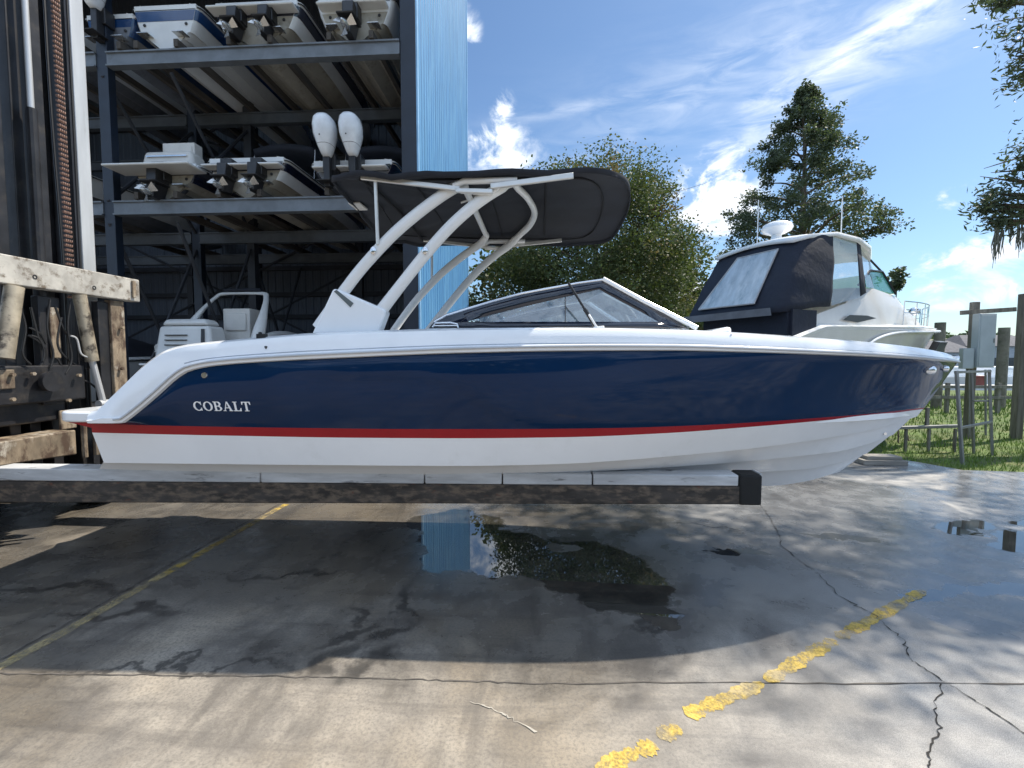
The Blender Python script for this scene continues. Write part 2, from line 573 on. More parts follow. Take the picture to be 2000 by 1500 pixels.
for pp in ([(1165, 1505), (1245, 1468)], [(1248, 1472), (1278, 1452)], [(1285, 1440), (1328, 1422)],
           [(1340, 1398), (1400, 1372), (1490, 1335)], [(1497, 1331), (1570, 1285), (1630, 1250)],
           [(1636, 1246), (1700, 1212), (1805, 1153)]):
    _n = 44 * (len(pp) - 1) + 1; _s = pp[0][0] * .37
    structure(strip(pix_line(pp, 44), [.120 * (.84 + .16 * math.sin(i * .21 + _s) + .12 * math.sin(i * .53 + 2 * _s) + .06 * math.sin(i * 1.3)) * min(1, .30 + i * .16, .30 + (_n - 1 - i) * .16) for i in range(_n)], .004, len(pp) * 7 + int(pp[0][0]), .012).build('painted_line', M_LINE, smooth=0, fix=False))
structure(strip(pix_line([(-60, 1335), (120, 1238), (350, 1105), (540, 995), (560, 985)], 20), .10, .004, 5, .04).build('painted_line', M_LINE2, smooth=0, fix=False))
M_CRACK = mat('crack filler', (.028, .025, .022), .9, var=.3, scale=8)
M_JOINT = mat('joint dirt', (.085, .075, .065), .9, var=.5, scale=5)
M_PALE = mat('pale mortar', (.38, .35, .30), .9, var=.25, scale=7)
structure(strip(wander(pix_line([(-250, 1312), (0, 1316), (600, 1322), (1000, 1334), (2300, 1336)], 30), .004, 1), .011, .004, 9, .4).build('concrete_joint', M_JOINT, smooth=0, fix=False))
structure(strip(wander(pix_line([(-60, 1322), (120, 1225), (350, 1093), (545, 985)], 20), .003, 2), .014, .007, 4, .3).build('concrete_joint', M_JOINT, smooth=0, fix=False))
structure(strip(wander(pix_line([(1485, 985), (1515, 1030), (1530, 1070), (1590, 1115), (1640, 1165), (1705, 1200), (1765, 1250), (1775, 1285), (1850, 1335), (1930, 1385), (2010, 1440)], 9), .009, 3), .0065, .005, 6, .8).build('ground_crack', M_CRACK, smooth=0, fix=False))
structure(strip(wander(pix_line([(1840, 1338), (1825, 1380), (1833, 1420), (1815, 1470), (1820, 1510)], 8), .008, 4), .008, .005, 8, .5).build('ground_crack', M_CRACK, smooth=0, fix=False))
structure(strip(wander(pix_line([(920, 1370), (960, 1385), (1000, 1405), (1050, 1432)], 9), .005, 5), [.003 + .006 * abs(math.sin(i * .31)) for i in range(28)], .005, 3, .5).build('ground_crack', M_PALE, smooth=0, fix=False))

# ------------------------------------------------------------------ the navy runabout on the forks
YC = 5.33
M_NAVY = mat('navy gelcoat', (.0050, .0240, .070), .055, var=.08, scale=.8, spec=.24, rvar=.02)
M_WHITE = mat('white gelcoat', (.86, .87, .88), .18, var=.02, coat=.35)
M_BOTTOM = mat('white bottom gelcoat', (.87, .87, .87), .25, var=.03, scale=1.2, coat=.2, c2=(.74, .74, .72), lo=.55, hi=.85)
M_RED = mat('red boot stripe', (.33, .006, .014), .2, var=.05, spec=.3)
M_STEEL = mat('polished stainless', (.72, .73, .75), .18, metal=1, var=.05)
M_ALU = mat('white powder coat', (.78, .78, .77), .3, var=.03)
M_ALUFAR = mat('brushed aluminium', (.66, .65, .62), .35, metal=.6, var=.06)
M_BLACK = mat('black trim', (.010, .011, .014), .35, var=.2)
M_FRIT = mat('dark windscreen surround', (.006, .010, .022), .12, var=.1, coat=.6)
M_GLASS = glass_mat('tinted glass', (.60, .72, .80), .12, dens=.22)
M_CANVAS = mat('charcoal canvas', (.015, .018, .026), .85, var=.25, scale=2, bump=.4, bscale=220, bdist=.002)
M_SEAM = mat('dark canvas seam', (.008, .009, .012), .9)
M_VINYL = mat('pale vinyl', (.62, .60, .56), .45, var=.06)
M_RAIL = mat('rubber rub rail', (.50, .52, .55), .35, var=.05)
M_LETTER = mat('silver lettering', (.92, .93, .95), .3, var=.02)

boat = empty('motor_boat', (-0.2, YC, .75), 'large navy and white open motor boat with red stripe, resting on the forks', 'boat')

TOP = [(186, 801), (200, 797), (214, 783), (230, 765), (280, 715), (300, 699), (320, 686), (342, 678), (372, 672), (450, 664), (550, 655), (600, 651), (750, 645),
       (900, 641), (1100, 640), (1300, 643), (1450, 650), (1600, 660), (1700, 668), (1800, 679), (1850, 688), (1873, 697)]
SHEER = [(180, 826.5), (225, 826.5), (243, 825), (262, 812), (300, 781), (330, 754), (348, 738), (372, 724), (420, 714), (520, 706), (700, 697), (900, 689),
         (1100, 685), (1300, 684), (1450, 687), (1600, 692), (1700, 696), (1800, 702), (1870, 708)]
REDT = [(178, 828), (400, 833), (600, 836), (800, 838), (1000, 838), (1200, 836), (1400, 829), (1600, 816), (1700, 808), (1806, 796)]
REDB = [(180, 845), (400, 850), (700, 855), (900, 856), (1100, 854), (1300, 846), (1450, 835), (1600, 822), (1700, 812), (1803, 799)]
CHINE = [(203, 904), (600, 908), (900, 910), (1100, 906), (1200, 900), (1300, 892), (1450, 878), (1600, 858), (1700, 840), (1790, 814)]
KEEL = [(203, 941), (1000, 943), (1400, 947), (1500, 949), (1570, 941), (1640, 921)]
NT_ = 110


def hull_row(curve, B, xs, p, px0, px1, stern=.05, B0=None):
    X0 = P(px0, interp(curve, px0), YC - B * (1 - stern)).x
    X1 = P(px1, interp(curve, px1), YC).x
    out = []
    for i in range(NT_ + 1):
        t = i / NT_
        t = t + .12 * math.sin(2 * math.pi * t) / (2 * math.pi) * -1
        X = X0 + (X1 - X0) * t
        if X > xs: s = max(0.0, 1 - ((X - xs) / (X1 - xs)) ** p)
        else: s = 1 - stern * ((xs - X) / (xs - X0)) ** 2
        hb = B * s
        if i == NT_: hb = 0.0
        Y = YC - hb
        z = 1.5
        for _ in range(6):
            px, py = proj((X, Y, z)); z += (py - smooth_interp(curve, px)) * Y / F
        out.append((X, hb, z))
    return out


keel = hull_row(KEEL, 1e-4, 0, 2, 203, 1640)
chine = hull_row(CHINE, 1.13, -.9, 2.3, 203, 1790)
redb = hull_row(REDB, 1.20, -.5, 2.5, 180, 1803)
redt = hull_row(REDT, 1.215, -.5, 2.55, 178, 1806)
sheer = hull_row(SHEER, 1.33, .2, 3.0, 178, 1870)
top = hull_row(TOP, 1.24, .2, 3.0, 186, 1873)
lerp = lambda a, b, f: tuple(a[k] + (b[k] - a[k]) * f for k in range(3))


def sm(x, a, b):
    t = max(0.0, min(1.0, (x - a) / (b - a))); return t * t * (3 - 2 * t)

# knuckle drawn in the photo: a crease that runs forward under the sheer and sweeps down to the stripe
CREASE = [(560, 735), (780, 738), (850, 742), (900, 760), (950, 795), (1000, 818), (1090, 836), (1200, 850)]


def side_rows(n=16):
    rows = []
    for k in range(n + 1):
        f = k / n; row = []
        for i in range(NT_ + 1):
            t = i / NT_
            a, b = redt[i], sheer[i]
            X = a[0] + (b[0] - a[0]) * f; z = a[2] + (b[2] - a[2]) * f
            e = 1 + 1.1 * sm(t, .45, 1.0)
            hb = a[1] + (b[1] - a[1]) * f ** e + .05 * math.sin(math.pi * f) * sm(t, .0, .1) * (1 - sm(t, .6, .9))
            px, py = proj((X, YC - hb, z))
            if 0 < k < n and hb > .05: hb += .016 * sm(interp(CREASE, px) - py, -3, 5) * sm(px, 500, 640) - .0
            row.append((X, hb, z))
        rows.append(row)
    return rows


def mirror(rows):
    near = [[Vector((x, YC - h, z)) for x, h, z in r] for r in rows]
    far = [[Vector((x, YC + h, z)) for x, h, z in r] for r in rows]
    return near, far


side = side_rows()
mb = MB()
n_, f_ = mirror(side)
mb.grid(n_); mb.grid(f_)
mb.build('hull_side', M_NAVY, boat, smooth=40)

mb = MB(); n_, f_ = mirror([redb, redt]); mb.grid(n_); mb.grid(f_)
mb.build('boot_stripe', M_RED, boat, smooth=40)

bott = [keel]
for f in (.36, .70):
    bott.append([lerp(a, b, f) for a, b in zip(keel, chine)])
    led = []
    for i, (a, b) in enumerate(zip(keel, chine)):
        q = lerp(a, b, f); wgt = .075 * min(1, q[1] / .25)
        led.append((q[0], q[1] + wgt, q[2] - .016))
    bott.append(led)
inner = []
for a, b in zip(keel, chine):
    q = lerp(a, b, .95); inner.append((q[0], q[1], b[2] + .004))
bott.append(inner)
bott.append(chine)
bott.append(redb)
mb = MB(); n_, f_ = mirror(bott); mb.grid(n_); mb.grid(f_)
# transom
tr = [r[0] for r in bott] + [redt[0]] + [sheer[0]]
mb.poly([Vector((x, YC - h, z)) for x, h, z in tr] + [Vector((x, YC + h, z)) for x, h, z in reversed(tr)])
mb.build('hull_bottom', M_BOTTOM, boat, smooth=22)

# deck: rub rail lip, flange, gunwale, inner coaming, sole
rows = [[] for _ in range(11)]
for s_, t_ in zip(sheer, top):
    X, hb, zs = s_; zt = t_[2]; Xt = t_[0]
    dz = max(zt - zs, .02)
    c = lambda v: max(v, 0.0)
    e = sm(hb, 0.0, .35)
    pr = [(hb + .002, zs - .004), (hb + .030, zs + .004), (hb + .034, zs + .050 * min(1, dz / .2)), (hb + .020, zs + .058 * min(1, dz / .2)),
          (hb + .014, zs + .30 * dz), (hb + .004, zs + .62 * dz), (hb - .03 , zt - .10 * dz), (hb - .085, zt)]
    pr = [(c(a) if hb > 0.001 else 0.012, z) for a, z in pr]
    inn = [(c(hb - .30), zt + .012 - .02 * e), (c(hb - .325), zt - .03 * e), (c(hb - .34), min(zt - .02, zt * (1 - e) + e * 1.62))]
    for k, (a, z) in enumerate(pr + inn):
        g = k / 7.0 if k < 7 else 1
        rows[k].append((X + (Xt - X) * min(1, g), a, z))
mb = MB(); n_, f_ = mirror(rows); mb.grid(n_); mb.grid(f_)
e0 = [r[0] for r in rows]
mb.poly([Vector((x, YC - h, z)) for x, h, z in e0] + [Vector((x, YC + h, z)) for x, h, z in reversed(e0)])
mb.grid([n_[-1], f_[-1]])
mb.build('deck', M_WHITE, boat, smooth=32)
# styling grooves along the flange and the steel rub rail
mb = MB(); mb.tube([Vector((x + .0, YC - h - .006, z - .012)) for x, h, z in rows[2]][4:], .011, 8); mb.tube([Vector((x, YC + h + .006, z - .012)) for x, h, z in rows[2]][4:], .011, 8)
mb.build('rub_rail', M_RAIL, boat)
mb = MB(); mb.tube([Vector((x, YC - h + .001, z)) for x, h, z in rows[4]][14:], .0055, 6)
mb.build('pinstripe', mat('grey accent line', (.38, .41, .46), .4), boat)

# swim platform with rounded corners
def platform_outline(x0, x1, hb, r, z):
    pts = []
    for k in range(9):
        a = math.pi * (1 + .5 * k / 8); pts.append(Vector((x0 + r + r * math.cos(a), YC - hb + r + r * math.sin(a), z)))
    pts += [Vector((x1, YC - hb, z)), Vector((x1, YC + hb, z))]
    for k in range(9):
        a = math.pi * (.5 + .5 * k / 8); pts.append(Vector((x0 + r + r * math.cos(a), YC + hb - r + r * math.sin(a), z)))
    return pts
zpt, zpb = P(160, 803, 4.2).z, P(160, 823, 4.2).z
xp0 = P(140, 812, 4.35).x
xp1 = sheer[0][0] + .35
mb = MB(); mb.prism(platform_outline(xp0, xp1, 1.20, .22, zpb), (0, 0, zpt - zpb))
sp = mb.build('swim_platform', M_WHITE, boat, bevel=.018)
# red keel wedge that carries the platform
za = P(190, 842, 4.2).z
for s in (-1, 1):
    y0 = YC + s * 1.10; mb = MB()
    mb.hexa([(xp1 - .33, y0 - .04, za), (xp1, y0 - .04, za), (xp1, y0 + .04, za), (xp1 - .33, y0 + .04, za)],
            [(xp0 + .12, y0 - .04, zpb - .004), (xp1, y0 - .04, zpb - .004), (xp1, y0 + .04, zpb - .004), (xp0 + .12, y0 + .04, zpb - .004)])
    mb.build('platform_bracket', M_RED, sp)

# cockpit: sun pad, lounge, helm seats, consoles
def soft_box(a, b, name, m, bev=.05, parent=boat):
    return MB().box(a, b).build(name, m, parent, bevel=bev)
zf = 1.62
soft_box((-3.05, YC - .85, zf), (-2.25, YC + .85, P(330, 690, 4.3).z - .02), 'sun_pad', M_VINYL)
soft_box((-2.15, YC - .9, zf), (-1.6, YC + .9, zf + .42), 'aft_bench', M_VINYL)
for s in (-1, 1):
    soft_box((.25, YC + s * .55 - .27, zf + .25), (.75, YC + s * .55 + .27, zf + .52), 'helm_seat', M_VINYL)
    soft_box((.18, YC + s * .55 - .27, zf + .45), (.30, YC + s * .55 + .27, zf + .98), 'seat_back', M_VINYL, .04)
    mb = MB(); mb.hexa([(1.15, YC + s*.62 - .38, zf), (1.75, YC + s*.62 - .38, zf), (1.75, YC + s*.62 + .38, zf), (1.15, YC + s*.62 + .38, zf)],
                       [(1.3, YC + s*.62 - .38, zf + .80), (1.75, YC + s*.62 - .38, zf + .92), (1.75, YC + s*.62 + .38, zf + .92), (1.3, YC + s*.62 + .38, zf + .80)])
    mb.build('console', M_WHITE, boat, bevel=.04)
mb = MB()
cw = Vector((1.17, YC + .6, zf + .82)); ax = Vector((-.8, 0, .6)); u = Vector((.6, 0, .8)); v = Vector((0, 1, 0))
mb.tube([cw + u * (.18 * math.cos(a)) + v * (.18 * math.sin(a)) for a in [2*math.pi*k/24 for k in range(25)]], .016, 8)
for a in (0.5, 2.6, 4.7): mb.tube([cw, cw + u * (.18 * math.cos(a)) + v * (.18 * math.sin(a))], .011, 6)
mb.build('steering_wheel', M_STEEL, boat)

# windscreen
def wy(z, zb, zt): return 4.27 + .20 * max(0, min(1, (z - zb) / (zt - zb)))
zb_, zt_ = P(1100, 640, 4.27).z, P(1180, 547, 4.47).z
def WS(px, py):
    Y = 4.3
    for _ in range(3):
        q = P(px, py, Y); Y = wy(q.z, zb_, zt_)
    return P(px, py, Y)
def mir(v): return Vector((v[0], 2 * YC - v[1], v[2]))
topline = [(838, 640), (848, 629), (872, 616), (910, 604), (960, 589), (1020, 573), (1080, 562), (1130, 553), (1181, 546)]
front = [(1181, 546), (1235, 578), (1290, 609), (1343, 640)]
ws = bpy.data.objects.new('windscreen', None); col.objects.link(ws); ws.parent = boat
wparts = []
for fn in (lambda v: v, mir):
    T = [fn(WS(*q)) for q in topline]; Fr = [fn(WS(*q)) for q in front]; base0 = fn(WS(838, 641)); base1 = fn(WS(1343, 641))
    # opaque dark border band and pane
    inner_top = [fn(WS(x, y)) for x, y in [(935, 622), (985, 609), (1050, 592), (1110, 578), (1172, 566)]]
    inner_fr = [fn(WS(x, y)) for x, y in [(1215, 590), (1255, 609), (1288, 628)]]
    innr = inner_top + inner_fr
    y0 = fn(WS(915, 627))
    outer = [fn(WS(x, y)) for x, y in [(900, 607), (960, 589), (1020, 573), (1080, 562), (1181, 546), (1235, 578), (1290, 609), (1343, 640)]]
    innb = [fn(WS(x, y)) for x, y in [(915, 627), (960, 615), (1022, 599), (1082, 585), (1170, 565), (1212, 588), (1252, 609), (1288, 629)]]
    mb = MB(); mb.grid([outer, innb])
    bl = [fn(WS(x, 641)) for x in (838, 960, 1020, 1080, 1180, 1235, 1290, 1343)]
    ib = [fn(WS(x, 629)) for x in (915, 960, 1020, 1080, 1180, 1235, 1270, 1288)]
    mb.grid([ib, bl])
    mb.poly([fn(WS(x, y)) for x, y in [(838, 641), (848, 629), (872, 616), (900, 607), (915, 627), (915, 629)]])
    o = mb.build('windscreen_surround', M_FRIT, boat, smooth=30); s_ = o.modifiers.new('thick', 'SOLIDIFY'); s_.thickness = .012; s_.offset = 0
    mb = MB(); mb.poly(innb + [ib[-1]] + [ib[k] for k in range(6, 0, -1)])
    mb.build('side_pane', M_GLASS, boat, smooth=0)
    mb = MB(); mb.tube(T[1:], .014, 8); mb.build('windscreen_trim', M_STEEL, boat)
    mb = MB(); mb.tube([fn(WS(1178, 545)), fn(WS(1260, 590)), fn(WS(1362, 641))], .024, 10); mb.build('corner_post', M_WHITE, boat)
    mb = MB(); mb.tube([fn(WS(1104, 556)), fn(WS(1104, 629))], .005, 6); mb.build('pane_joint', M_BLACK, boat)
bpy.data.objects.remove(ws)
# front glass: two raked panes between the corner posts, with a centre mullion
A0, A1 = WS(1181, 546), WS(1343, 640); B0, B1 = mir(A0), mir(A1)
mid0 = (A0 + B0) / 2 + Vector((.10, 0, .0)); mid1 = (A1 + B1) / 2 + Vector((.28, 0, -.0))
mb = MB(); mb.grid([[A0, A1], [mid0 + Vector((0, -.02, 0)), mid1 + Vector((0, -.02, 0))]]); mb.build('front_pane', M_GLASS, boat, smooth=0)
mb = MB(); mb.grid([[B0, B1], [mid0 + Vector((0, .02, 0)), mid1 + Vector((0, .02, 0))]]); mb.build('front_pane', M_GLASS, boat, smooth=0)
mb = MB(); mb.tube([A0, mid0, B0], .018, 8); mb.tube([A1, mid1, B1], .016, 8); mb.tube([mid0, mid1], .018, 8); mb.build('front_frame', M_STEEL, boat)

# raked black strut with white foot beside the screen
fa, fb = P(1110, 552, 4.20), P(1163, 638, 4.14)
mb = MB(); mb.tube([fa, fa.lerp(fb, .6)], .011, 8); mb.tube([fa.lerp(fb, .6), fb], .017, 8)
br = mb.build('screen_strut', M_BLACK, boat)
mb = MB(); mb.hexa([P(1150, 655, 4.05), P(1182, 655, 4.05), P(1182, 655, 4.2), P(1150, 655, 4.2)], [P(1160, 638, 4.09), P(1180, 636, 4.09), P(1180, 636, 4.16), P(1160, 638, 4.16)])
mb.tube([P(1166, 640, 4.09), P(1150, 614, 4.13)], .010, 8)
mb.build('strut_foot', M_ALU, br, bevel=.006)

# tower: two hoops on white base plates
def smooth_path(near, cross_bow, n=5):
    npts = [P(x, y, Y) for x, y, Y in near]
    fpts = [mir(v) for v in reversed(npts)]
    a, b = npts[-1], fpts[0]
    midp = [a.lerp(b, f) + Vector((cross_bow * math.sin(math.pi * f), 0, .0)) for f in (.08, .25, .5, .75, .92)]
    return catmull(npts + midp + fpts, n)
rear = smooth_path([(622, 641, 4.30), (664, 580, 4.30), (700, 532, 4.30), (735, 492, 4.30), (770, 456, 4.30), (808, 423, 4.30), (850, 391, 4.30), (882, 370, 4.31), (905, 360, 4.40)], .0)
frnt = smooth_path([(716, 643, 4.30), (742, 610, 4.30), (790, 548, 4.30), (835, 492, 4.30), (880, 442, 4.30), (925, 402, 4.30), (965, 374, 4.31), (1000, 357, 4.42)], .20)
fade = lambda pts: [((.055 + .014 * max(0, min(1, (2.9 - v.z) / .6))) if v.y < 4.36 else .042 if v.y < 6.3 else .052) for v in pts]
for pts in (rear, frnt):
    MB().tube(pts, fade(pts), 12, flat=.8).build('tower_hoop', M_ALU, boat, smooth=60)
plate = [(650, 563), (662, 566), (752, 604), (752, 612), (738, 650), (608, 652)]
for s in (0, 1):
    pts = [P(x, y, 4.235) for x, y in plate]
    d = Vector((0, .15, 0))
    if s: pts = [mir(P(x, y, 4.235)) for x, y in [(640, 624), (700, 630), (752, 628), (752, 634), (738, 650), (612, 652)]]; d = -d
    o = MB().prism(pts, d).build('tower_base', M_WHITE, boat, bevel=.02)
    vent = [(652, 569), (657, 566), (690, 592), (684, 600)]
    pv = [P(x, y, 4.228) for x, y in vent]; dv = Vector((0, .010, 0))
    if s: continue
    MB().prism(pv, dv).build('vent_slot', mat('grey vent', (.10, .12, .12), .5), o)
# clamps on the legs
for (x, y) in ((733, 492), (833, 492)):
    q = P(x, y, 4.30)
    MB().ellipsoid(q + Vector((0, -.054, 0)), (.028, .012, .038)).build('leg_clamp', M_STEEL, boat)
# header: brackets and cross tube at the top of the tower
for s in (lambda v: v, mir):
    mb = MB()
    mb.tube([s(P(885, 364, 4.24)), s(P(905, 354, 4.24)), s(P(1010, 352, 4.24))], .030, 8)
    mb.tube([s(P(900, 374, 4.26)), s(P(960, 378, 4.26)), s(P(985, 356, 4.26))], .020, 8)
    mb.build('tower_header', M_ALU, boat, smooth=50)
mb = MB(); q = P(932, 385, 4.9); mb.ellipsoid(q, (.05, .05, .035)); mb.tube([P(900, 396, 4.9), q], .010, 6)
mb.build('tower_light', M_ALU, boat)

# bimini
bz = P(800, 338, 4.18).z
BIM = [(650, 349), (655, 341), (700, 338), (800, 336), (900, 335), (1000, 334), (1100, 333), (1165, 333), (1200, 339), (1220, 355), (1229, 380), (1228, 405), (1219, 432), (1202, 455), (1180, 468), (1140, 474),
       (1060, 474), (960, 474), (850, 472), (770, 470), (745, 464), (722, 441), (700, 416), (676, 388), (660, 366)]
bpts = [G(x, y, bz) for x, y in BIM]
bx0, bx1 = min(p.x for p in bpts), max(p.x for p in bpts)
def bim_outline():
    c = catmull(bpts + bpts[:1], 3)
    return [(p.x, p.y) for p in c[:-1]]
def bim_z(x, y):
    f = max(-1, min(1, (y - YC) / 1.17))
    return bz + .07 * (1 - f * f)
ol = bim_outline()
cx_, cy_ = (bx0 + bx1) / 2, YC
rings = []
for k in range(13):
    f = k / 12
    rings.append([Vector((cx_ + (x - cx_) * f, cy_ + (y - cy_) * f, bim_z(cx_ + (x - cx_) * f, cy_ + (y - cy_) * f) + .010 * math.sin(x * 9 + y * 4) * f * f - (.022 * math.sin(y * 7 + x * 2.5) ** 2 + .012 * math.sin(x * 13 - y * 6)) * f * (1 - sm((x_ := cx_ + (x - cx_) * f), bx0 + .7, bx0 + 1.9)))) for x, y in ol])
hem = [Vector((v.x, v.y, v.z - .045)) for v in rings[-1]]
mb = MB(); mb.grid([r for r in rings[1:]] + [hem], closed=True); mb.poly(rings[1])
canopy = mb.build('canopy', M_CANVAS, boat, smooth=70)
s_ = canopy.modifiers.new('thick', 'SOLIDIFY'); s_.thickness = .012; s_.offset = 1
# fabric tubes and seams seen from below
mb = MB()
for f in (.82,):
    mb.tube([Vector((cx_ + (x - cx_) * f, cy_ + (y - cy_) * f, bim_z(cx_ + (x - cx_) * f, cy_ + (y - cy_) * f) - .014)) for x, y in ol + ol[:1]], .009, 6)
for gx in (.30, .52, .70):
    x = bx0 + (bx1 - bx0) * gx
    mb.tube([Vector((x, YC - 1.05 + 2.1 * k / 12, bim_z(x, YC - 1.05 + 2.1 * k / 12) - .012)) for k in range(13)], .008, 6)
mb.build('seam', M_SEAM, canopy)
mb = MB(); 
for x in (bx0 + .55,):
    mb.tube([Vector((x, YC - 1.1 + 2.2 * k / 12, bim_z(x, YC - 1.1 + 2.2 * k / 12) - .035)) for k in range(13)], .016, 8)
mb.build('canopy_bow', M_SEAM, canopy)
mb = MB(); q = P(697, 403, 5.2); mb.box(q + Vector((-.05, -.12, -.01)), q + Vector((.08, .12, .01))); mb.build('canopy_tag', M_VINYL, canopy, bevel=.005)
for s in (lambda v: v, mir):
    mb = MB()
    mb.bar(s(P(705, 346, 4.20)), s(P(898, 369, 4.23)), .03, .045); mb.bar(s(P(890, 372, 4.22)), s(P(962, 374, 4.22)), .03, .04)
    mb.build('canopy_arm', M_ALUFAR, boat, bevel=.006)
    mb = MB()
    mb.bar(s(P(958, 364, 4.22)), s(P(1120, 343, 4.20)), .03, .05)
    mb.build('canopy_arm', M_ALUFAR, boat, bevel=.006)
    mb = MB(); mb.tube([s(P(733, 350, 4.22)), s(P(738, 478, 4.26))], .017, 8); mb.build('canopy_strut', M_ALUFAR, boat)

# lettering on the quarter: drawn as strokes that follow the hull
def hull_hb(x, z):
    best = None
    for r in range(len(side) - 1):
        for i in range(NT_):
            a, b, c = side[r][i], side[r][i + 1], side[r + 1][i]
            if a[0] <= x <= b[0] and min(a[2], b[2]) - .002 <= z <= max(c[2], side[r + 1][i + 1][2]) + .002:
                u = (x - a[0]) / max(b[0] - a[0], 1e-6); v = (z - a[2]) / max(c[2] - a[2], 1e-6); v = max(0, min(1, v))
                lo = a[1] + (b[1] - a[1]) * u; hi = c[1] + (side[r + 1][i + 1][1] - c[1]) * u
                return lo + (hi - lo) * v
    return 1.27


def letters():
    """capitals with serifs; each stroke a thin flat polygon in a unit box"""
    T, t, sfh = .20, .09, .07
    def rect(x0, y0, x1, y1): return [(x0, y0), (x1, y0), (x1, y1), (x0, y1)]
    def ring(cx, cy, rx, ry, wx, wy, a0, a1, n=18):
        out = []
        for k in range(n):
            b0, b1 = a0 + (a1 - a0) * k / n, a0 + (a1 - a0) * (k + 1) / n
            q = []
            for b, o in ((b0, 1), (b1, 1), (b1, 0), (b0, 0)):
                q.append((cx + (rx - (0 if o else wx)) * math.cos(b), cy + (ry - (0 if o else wy)) * math.sin(b)))
            out.append(q)
        return out
    L = {}
    L['C'] = (.92, ring(.48, .5, .48, .5, T, t, .22 * math.pi, 1.78 * math.pi) + [rect(.76, .62, .84, .98), rect(.76, .02, .84, .34)])
    L['O'] = (1.0, ring(.5, .5, .5, .5, T, t, 0, 2 * math.pi))
    L['B'] = (.86, [rect(.10, 0, .10 + T, 1), rect(0, 0, .12, sfh), rect(0, 1 - sfh, .12, 1), rect(.28, 0, .5, t), rect(.28, 1 - t, .48, 1), rect(.28, .47, .5, .47 + t)]
              + ring(.48, .27, .36, .27, T * .95, t, -.5 * math.pi, .5 * math.pi) + ring(.46, .74, .32, .26, T * .95, t, -.5 * math.pi, .5 * math.pi))
    L['A'] = (1.02, [[(.10, 0), (.10 + t, 0), (.50, .92), (.44, 1)], [(.44, 1), (.56, 1), (.95, 0), (.95 - T - .03, 0)], rect(.27, .30, .70, .30 + t), rect(0, 0, .30, sfh), rect(.62, 0, 1.02, sfh)])
    L['L'] = (.82, [rect(.12, 0, .12 + T, 1), rect(0, 1 - sfh, .44, 1), rect(0, 0, .8, sfh + .02), [(.80, 0), (.82, .34), (.75, .34), (.60, .05)]])
    L['T'] = (.92, [rect(.36, 0, .36 + T, 1), rect(.22, 0, .70, sfh), rect(0, 1 - t, .92, 1), [(0, 1), (.0, .68), (.07, .68), (.16, .96)], [(.92, 1), (.92, .68), (.85, .68), (.76, .96)]])
    return L


mb = MB(); LT = letters(); word = 'COBALT'; gap = .10
tot = sum(LT[c][0] for c in word) + gap * (len(word) - 1)
pa, pb = P(379, 802, 4.06), P(491, 802, 4.06); hz = P(430, 784, 4.06).z - P(430, 803, 4.06).z
zb = P(435, 803, 4.06).z
k = (pb.x - pa.x) / tot; x = 0.0
for c in word:
    wd, polys = LT[c]
    for q in polys:
        pts = []
        for (u, v) in q:
            X = pa.x + (x + u) * k; Z = zb + v * hz
            pts.append(Vector((X, YC - hull_hb(X, Z) - .006, Z)))
        mb.prism(pts, (0, .004, 0))
    x += wd + gap
mb.build('lettering', M_LETTER, boat, smooth=0, fix=False)

# fittings
def on_side(px, py):
    Y = 4.05
    for _ in range(6):
        q = P(px, py, Y); Y = YC - hull_hb(q.x, q.z)
    return P(px, py, Y)
q = on_side(400, 733)
MB().lathe([(.001, -.012), (.026, -.012), (.030, -.004), (.030, .01)], q, 16, 'Y').build('drain_fitting', M_STEEL, boat)
for (px, py, rx, rz) in ((1817, 723, .055, .052), (1846, 720, .036, .036)):
    q = on_side(px, py)
    MB().ellipsoid(q + Vector((-.005, -.012, 0)), (rx, .022, rz)).build('bow_light', M_STEEL, boat)
q = P(1728, 847, 5.2); MB().lathe([(.001, -.01), (.016, -.01), (.016, .02)], q, 12, 'Y').build('bow_eye', M_STEEL, boat)
mb = MB(); q = P(512, 660, 4.12)
mb.tube([P(508, 650, 4.12), P(509, 668, 4.08), P(522, 680, 4.02)], .016, 8); mb.box(P(506, 672, 4.12), P(518, 652, 4.08))
mb.build('mooring_cleat', M_BLACK, boat)
for (px, py, Y) in ((1130, 646, 4.06), (970, 650, 4.05), (300, 703, 4.2)):
    pass
mb = MB(); mb.box(P(1112, 646, 4.052), P(1152, 651, 4.06)); mb.build('deck_badge', mat('grey badge', (.45, .50, .58), .3), boat)
# small snap buttons along the gunwale
mb = MB()
for px in range(560, 1460, 62):
    py = smooth_interp(TOP, px) + 5
    MB().ellipsoid(P(px, py, 4.065), (.008, .006, .008), 8, 6).build('snap_button', M_STEEL, boat)
mb = MB(); mb.tube([P(845, 639, 4.23), P(850, 631, 4.23), P(880, 630, 4.23), P(893, 633, 4.23), P(895, 640, 4.23)], .008, 6); mb.tube([P(848, 636, 4.23), P(893, 636, 4.23)], .005, 6)
mb.build('side_handrail', M_STEEL, boat)

